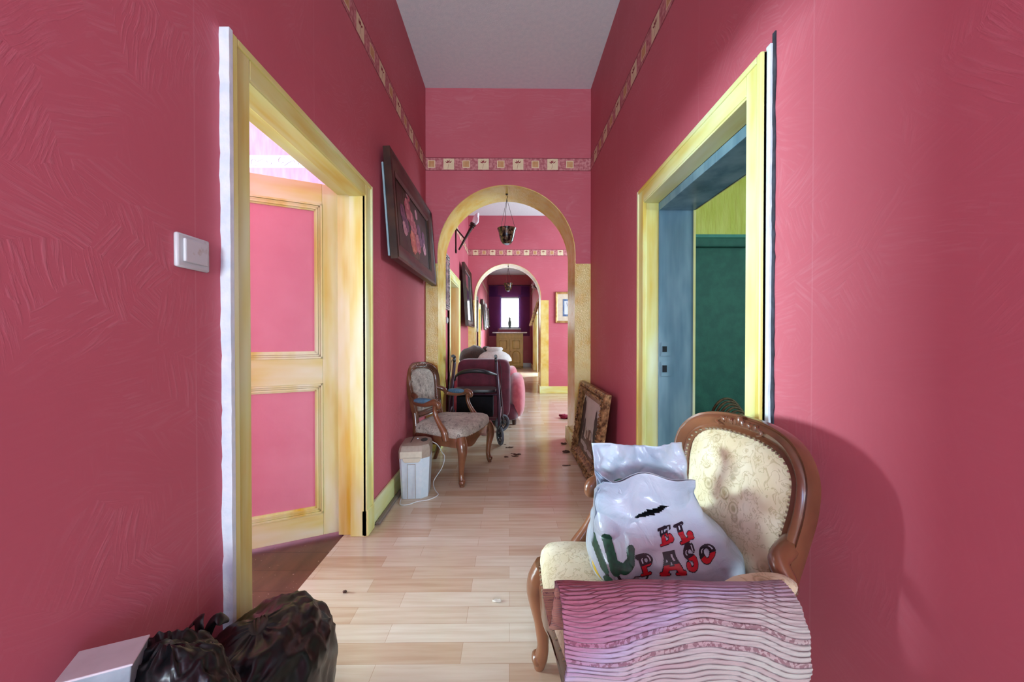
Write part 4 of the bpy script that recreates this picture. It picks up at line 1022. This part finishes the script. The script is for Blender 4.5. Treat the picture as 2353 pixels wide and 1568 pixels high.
def gA(u, v):
    c = .5; hw = .16+.34*(1-v)
    leg = abs(u-c) <= hw and not abs(u-c) < hw-.24 and v <= .92
    return leg or (abs(u-c) < .22 and v > .72) or (R_(u, v, .2, .8, .28, .42)) or R_(u, v, -.0, .36, 0, .13) or R_(u, v, .62, 1, 0, .13) or C_(u, v, .05, .09, .1) or C_(u, v, .95, .09, .1)
def gS(u, v):
    a = C_(u, v, .5, .72, .42, .28) and not C_(u, v, .54, .72, .17, .12) and not (u > .55 and .5 < v < .72)
    c = C_(u, v, .5, .29, .44, .29) and not C_(u, v, .44, .29, .17, .12) and not (u < .4 and .3 < v < .52)
    return a or c or R_(u, v, .78, .92, .62, .9) or C_(u, v, .2, .25, .16)
def gO(u, v): return C_(u, v, .5, .5, .5, .5) and not C_(u, v, .5, .52, .2, .3)
def letter(g, split=.5):
    def f(u, v):
        u2, v2 = (u-.05)/.9, (v-.05)/.9
        if not g(u2, v2):
            return 1 if any(g(u2+a, v2+c) for a, c in ((.045, 0), (-.045, 0), (0, .045), (0, -.045))) else None
        if v2 > split: return 2 if (.62 < v2 < .9 and g(u2+.09, v2) and not g(u2+.17, v2)) else 1
        return 0
    return f
def anchor(px, py):      # where a measured point of the print lies on the bag's front
    Y = .9
    for _ in range(8):
        x, z = atpx(px, py, Y); h = bvh.ray_cast(Vector((x, .5, z)), Vector((0, 1, 0)))
        if h[0] is None or h[0].y > 1.0: break
        Y = .5*Y+.5*h[0].y
    return atpx(px, py, Y)
LM = ['red', 'ink', mottled('print_highlight', lin(190, 200, 212), lin(204, 212, 220), 20)]
#          letter bottom-left px, bottom-right px, top-left px
for nm, g, bl, brr, tl2, sp_ in (('E', gE, (1512, 1255), (1552, 1247), (1516, 1226), .48), ('L', gL, (1556, 1247), (1600, 1238), (1554, 1218), .48),
                           ('P', gP, (1470, 1324), (1512, 1316), (1460, 1284), .52), ('A', gA, (1516, 1326), (1574, 1316), (1514, 1282), .5), ('S', gS, (1576, 1318), (1612, 1308), (1574, 1270), .5), ('O', gO, (1612, 1303), (1655, 1290), (1608, 1268), .42)):
    YL = {'E': .898, 'L': .906, 'P': .873, 'A': .868, 'S': .864, 'O': .876}[nm]
    p0, p1, p2 = atpx(*bl, YL), atpx(*brr, YL), atpx(*tl2, YL)
    decal('letter', letter(g, sp_), lambda u, v: (p0[0]+(p1[0]-p0[0])*u+(p2[0]-p0[0])*v, p0[1]+(p1[1]-p0[1])*u+(p2[1]-p0[1])*v), 40, 44, LM)
def pxmap(x0, y0, x1, y1):
    a, c, d = anchor(x0, y1), anchor(x1, y1), anchor(x0, y0)
    return lambda u, v: (a[0]+(c[0]-a[0])*u+(d[0]-a[0])*v, a[1]+(c[1]-a[1])*u+(d[1]-a[1])*v)
def cap(u, v, pts, r):   # capsule chain
    for (ax, ay), (bx_, by) in zip(pts, pts[1:]):
        dx, dy = bx_-ax, by-ay; t = max(0, min(1, ((u-ax)*dx+(v-ay)*dy)/(dx*dx+dy*dy+1e-9)))
        if (u-ax-dx*t)**2+(v-ay-dy*t)**2 < r*r: return True
    return False
def cactus(u, v):   # box px 1360..1462 x 1250..1375
    if cap(u, v, [(.10, .72), (.08, .90)], .085) or cap(u, v, [(.10, .80), (.16, .62), (.22, .45)], .07): return 0
    if cap(u, v, [(.38, .90), (.40, .66), (.42, .52)], .11) or cap(u, v, [(.42, .58), (.62, .52), (.80, .60), (.86, .78)], .085): return 0
    if cap(u, v, [(.28, .28), (.36, .04)], .09): return 0
    if cap(u, v, [(.20, .56), (.26, .36), (.36, .20)], .035) or cap(u, v, [(.48, .40), (.56, .28), (.80, .24)], .03): return 2
    if cap(u, v, [(.30, .52), (.34, .34), (.42, .22)], .06) or cap(u, v, [(.5, .33), (.7, .29), (.9, .30)], .06): return 1
    if cap(u, v, [(.03, .26), (.12, .12), (.2, .03)], .07): return 3
    return None
decal('cactus_print', lambda u, v: cactus(u*.94+.04, v), pxmap(1372, 1252, 1468, 1358), 90, 100, ['green', 'inkgrey', 'ink', 'yellow'])
decal('hat_print', lambda u, v: 0 if cap(u, v, [(0, .2), (.3, .6), (.9, .75)], .06) or cap(u, v, [(.1, .1), (.5, .35), (.8, .3), (.88, .65)], .05) else None, pxmap(1450, 1322, 1496, 1344), 40, 30, ['ink'])

# ------------------------------------------------------------------ rag rug draped over the near arm
def rugmat():
    m, nt, b = newmat('woven_rag_rug')
    uv = nt.nodes.new('ShaderNodeUVMap'); uv.uv_map = 'UVMap'
    sx = nt.nodes.new('ShaderNodeSeparateXYZ'); nt.links.new(uv.outputs[0], sx.inputs[0])
    n1 = nt.nodes.new('ShaderNodeTexNoise'); n1.noise_dimensions = '2D'; n1.inputs['Scale'].default_value = 1
    mp = nt.nodes.new('ShaderNodeMapping'); mp.inputs['Scale'].default_value = (1.4, 9, 1); nt.links.new(uv.outputs[0], mp.inputs[0]); nt.links.new(mp.outputs[0], n1.inputs['Vector']); n1.inputs['Detail'].default_value = 3
    band = ramp(nt, mth(nt, 'MULTIPLY_ADD', mth(nt, 'SUBTRACT', n1.outputs[0], .5), .35, mth(nt, 'MULTIPLY_ADD', mth(nt, 'SUBTRACT', sx.outputs[0], .4), .30, sx.outputs[1])),
                [(0, lin(196, 150, 118)), (.25, lin(188, 132, 110)), (.36, lin(160, 88, 98)), (.48, lin(164, 108, 128)), (.60, lin(170, 154, 176)), (.70, lin(176, 158, 156)), (.80, lin(178, 174, 162)), (1, lin(176, 172, 160))])
    # warp rows
    row = mth(nt, 'FRACT', mth(nt, 'MULTIPLY', sx.outputs[1], 96))
    gap = ramp(nt, row, [(0, (1, 1, 1, 1)), (.10, (.2, .2, .2, 1)), (.2, (0, 0, 0, 1)), (.85, (0, 0, 0, 1)), (1, (1, 1, 1, 1))])
    rowid = mth(nt, 'FLOOR', mth(nt, 'MULTIPLY', sx.outputs[1], 96))
    wn = nt.nodes.new('ShaderNodeTexWhiteNoise'); wn.noise_dimensions = '1D'; nt.links.new(rowid, wn.inputs['W'])
    c = mixc(nt, mth(nt, 'MULTIPLY', wn.outputs['Value'], .35), band.outputs[0], lin(158, 84, 104))
    # flecked dark knots on some rows
    ck = nt.nodes.new('ShaderNodeTexNoise'); ck.inputs['Scale'].default_value = 1; mp2 = nt.nodes.new('ShaderNodeMapping'); mp2.inputs['Scale'].default_value = (60, 96, 1)
    nt.links.new(uv.outputs[0], mp2.inputs[0]); nt.links.new(mp2.outputs[0], ck.inputs['Vector'])
    kk = mth(nt, 'MULTIPLY', mth(nt, 'GREATER_THAN', ck.outputs[0], .52), mth(nt, 'GREATER_THAN', wn.outputs['Value'], .82))
    c = mixc(nt, mth(nt, 'MULTIPLY', kk, .6), c, lin(100, 40, 56))
    c = mixc(nt, mth(nt, 'MULTIPLY', gap.outputs[0], .55), c, lin(104, 60, 72))
    nt.links.new(c, b.inputs['Base Color']); b.inputs['Roughness'].default_value = .9; b.inputs['Sheen Weight'].default_value = .2
    f = tex(nt, 160, detail=3); h = mth(nt, 'MULTIPLY_ADD', f.outputs[0], .4, mth(nt, 'SUBTRACT', 1, gap.outputs[0])); bump(nt, b, h, .7, .004)
    return m
PATH = [(.905, .480), (.83, .482), (.765, .495), (.725, .560), (.703, .630), (.668, .656), (.622, .643), (.596, .595), (.586, .52), (.579, .44), (.576, .36)]
ps, _ = spline([Vector((0, y, z)) for y, z in PATH], [0]*len(PATH), 10)
cum = [0]
for a, c in zip(ps, ps[1:]): cum.append(cum[-1]+(c-a).length)
def along(t):
    L = t*cum[-1]
    for i in range(len(cum)-1):
        if L <= cum[i+1]: q = (L-cum[i])/(cum[i+1]-cum[i]+1e-9); return ps[i].lerp(ps[i+1], q), (ps[i+1]-ps[i]).normalized()
    return ps[-1], (ps[-1]-ps[-2]).normalized()
b = MB(); NU, NV = 110, 480; b.uv = []
for j in range(NV+1):
    v = j/NV; p, t = along(v); n = Vector((0, -t.z, t.y)); n = -n if n.z < 0 and v < .6 else n
    n = Vector((0, t.z, -t.y)); n = n if (n.z > 0 or n.y < 0) else -n
    for i in range(NU+1):
        u = i/NU; x0 = .085+.015*v; x1 = .585-.125*v
        x = x0+(x1-x0)*u+.004*nz(v*30, u*3, 1)*(u < .02 or u > .98)
        w = .007*math.sin(u*8.5+1.5)*math.sin(v*7)+.008*nz(u*4, v*4, 2)+.0009*math.sin(v*96*2*math.pi)
        if v < .2: w = abs(w)*.4
        q = Vector((x, p.y, p.z))+n*(w+.006)
        q.z += 0
        b.v.append(tuple(q)); b.uv.append((u+.02*math.sin(v*9), v+.022*math.sin(u*6+v*7)+.020*nz(u*5, v*5, 7)))
for j in range(NV):
    for i in range(NU):
        a = j*(NU+1)+i; b.f.append((a, a+1, a+NU+2, a+NU+1)); b.mi.append(0)
rug = b.build('rag_rug', rugmat(), auto=80); sd = rug.modifiers.new('skin', 'SOLIDIFY'); sd.thickness = .008; sd.offset = -1
tag(rug, 'faded striped pink and cream rag rug draped over the arm of the near cream armchair', 'rug')

# ------------------------------------------------------------------ bin bags and box bottom left
def binbag(name, c, h, seed, label, knot):
    e = empty(name, c, label=label, cat='rubbish bag')
    b = MB(); n = 110; R = []
    for i in range(1, n//2+1):
        ph = -math.pi/2+math.pi*i/(n//2+1); ring = []
        for k in range(n):
            th = 2*math.pi*k/n
            sp = lambda q, p: math.copysign(abs(q)**p, q)
            d = Vector((math.cos(ph)*math.cos(th), math.cos(ph)*math.sin(th), math.sin(ph)))
            p = Vector((h[0]*sp(math.cos(ph), .75)*math.cos(th), h[1]*sp(math.cos(ph), .75)*math.sin(th), h[2]*sp(math.sin(ph), .8)))
            r1 = 1-2*abs(noise.noise(Vector((d.x*2.1, d.y*2.1, d.z*2.1))+Vector((seed, 0, 0))))
            r2 = 1-2*abs(noise.noise(Vector((d.x*5, d.y*5, d.z*4))+Vector((seed, 3, 0))))
            # pleats gathered towards the knot at the top
            g = max(0, d.z)**2; pl_ = math.sin(th*13+5*nz(math.cos(th)*2, math.sin(th)*2, seed))*.020*g*(1-g*.6)
            r3 = 1-2*abs(noise.noise(Vector((d.x*11, d.y*11, d.z*7))+Vector((seed, 5, 0)))); p *= 1+.10*r1+.045*r2+.012*r3+pl_
            ring.append(p)
        R.append(ring)
    b.rings(R); b.v = [(x, y, max(z, -h[2]*.98)) for x, y, z in b.v]
    b.build('bag_body', 'blackbag', e, auto=80)
    b = MB()
    for k in range(4):
        a = k*1.6+seed; t0 = Vector(knot)
        b.tube([t0+Vector((0, 0, -.03)), t0+Vector((.02*math.cos(a), .02*math.sin(a), .02)), t0+Vector((.035*math.cos(a), .035*math.sin(a), .022)), t0+Vector((.055*math.cos(a+.3), .055*math.sin(a+.3), .0))], [.012, .010, .014, .004], n=8, flat=.35)
    b.build('gathered_neck', 'blackbag', e)
    return e
binbag('rubbish_bag', (-.668, .95, .165), (.150, .22, .178), 2.3, 'shiny black rubbish bag bulging on the floor before the left door frame', (-.10, -.16, .13))
binbag('rubbish_bag', (-.672, .70, .255), (.125, .085, .248), 7.1, 'slumped black rubbish bag against the near left wall, under the small white box', (-.02, .10, .20))
bx = empty('small_box', (-.725, .640, .538), math.radians(28), label='small off-white cardboard box on the black rubbish bag at the bottom left corner', cat='box', rx=math.radians(-2), ry=math.radians(4))
MB().box(-.046, .046, -.036, .036, -.055, .012).build('box_body', 'boxside', bx, smooth=False, bevel=.002)
MB().box(-.048, .048, -.038, .038, .012, .016).build('box_lid', 'boxwhite', bx, smooth=False, bevel=.0015)

# ------------------------------------------------------------------ small things on the floor
def chip(name, x, y, r, mat, seed, flat=.25, stretch=1):
    b = MB(); b.puff((x, y, r*flat), (r*stretch, r*.7, r*flat), 1, 12, None, lambda p: .5*r*noise.noise_vector(p/r*1.3+Vector((seed, 0, 0))))
    return b.build(name, mat, auto=80)
def fl_at(px, py): Y = 820*1.127/(py-777); return (px-1170)*Y/820, Y
for i, (px, py, r, st_) in enumerate(((1172, 983, .018, 1.3), (1160, 1023, .014, 1), (1170, 1030, .02, 2.2), (1187, 1046, .022, 2), (1183, 1050, .018, 2.2), (1163, 1052, .02, 1.2), (1178, 1044, .012, 2))):
    x, y = fl_at(px, py); tag(chip('dry_leaf', x, y, r, 'leafdry', i, .15, st_), ('dry leaf bit right beside the far rollator wheel', 'tiny dry leaf bit just in front of the near rollator wheel', 'long thin dry leaf bit below the near rollator wheel', 'longest dry leaf strip in the small cluster on the shaded floor', 'dry leaf strip at the front of the small cluster on the shaded floor', 'dark dry leaf bit nearest the carved chair front leg', 'smallest dry leaf fleck behind the cluster on the shaded floor')[i], 'leaf', 'dry leaf bits by the rollator')
x, y = fl_at(1296, 1022); tag(chip('dry_leaf', x, y, .022, 'leafdry', 21, .3, 1.3), 'dark dry leaf fragment touching the base of the right arch pier', 'leaf')
x, y = fl_at(1301, 1041); tag(chip('dry_leaf', x, y, .026, 'leafdry', 22, .3, 1.5), 'larger dark dry leaf on the floor just in front of the right arch pier', 'leaf')
x, y = fl_at(1302, 1072); o = chip('twig', x, y, .008, 'leafdry', 23, .5, 5); tag(o, 'thin dark twig on the laminate left of the gilt landscape frame', 'twig')
x, y = fl_at(791, 1364); tag(chip('crumb', x, y, .009, 'leafdry', 24, .6, 1.1), 'small brown crumb on the pale laminate in front of the left doorway', 'crumb')
x, y = fl_at(1140, 1386); tag(chip('paper_scrap', x, y, .013, 'scrap', 25, .3, 1.6), 'tiny pale paper scrap on the bare laminate between the bin bag and near chair', 'paper scrap')
b = MB(); b.tube([(-1.02, 1.37, .0), (-1.005, 1.42, .006), (-.99, 1.46, .004), (-.975, 1.5, .008)], [.003, .004, .006, .005], n=7)
tag(b.build('thread_tuft', 'scrap'), 'white fluffy thread tuft on the brown boards at the left threshold', 'tuft')
b = MB(); b.puff((.80, 4.97, .02), (.09, .05, .022), .8, 18, None, lambda p: .025*noise.noise_vector(p*22)); b.puff((.75, 5.02, .03), (.05, .03, .02), .8, 14, None, lambda p: .02*noise.noise_vector(p*30+Vector((3, 0, 0))))
tag(b.build('crimson_cloth', 'crimson'), 'crumpled crimson cloth on the floor behind the right arch pier', 'cloth')
# rolled mat edge by the cabinet and wicker thing in the green room
b = MB(); b.puff((.0, 13.12, .03), (.2, .07, .03), .8, 18); tag(b.build('slipper', 'black'), 'dark slipper-like shape on the floor at the foot of the olive-yellow cabinet', 'slipper')
b = MB()
for k in range(7): b.tube([(2.05+.16*math.cos(a)*(.5+.08*k), 3.1+.04*k, .30+.26*math.sin(a)*(.5+.08*k)) for a in [math.pi*q/10 for q in range(11)]], .012, n=6)
tag(b.build('wicker_basket', 'wickerbrown'), 'dark wicker hoop in the green room, glimpsed above the near chair back', 'basket')
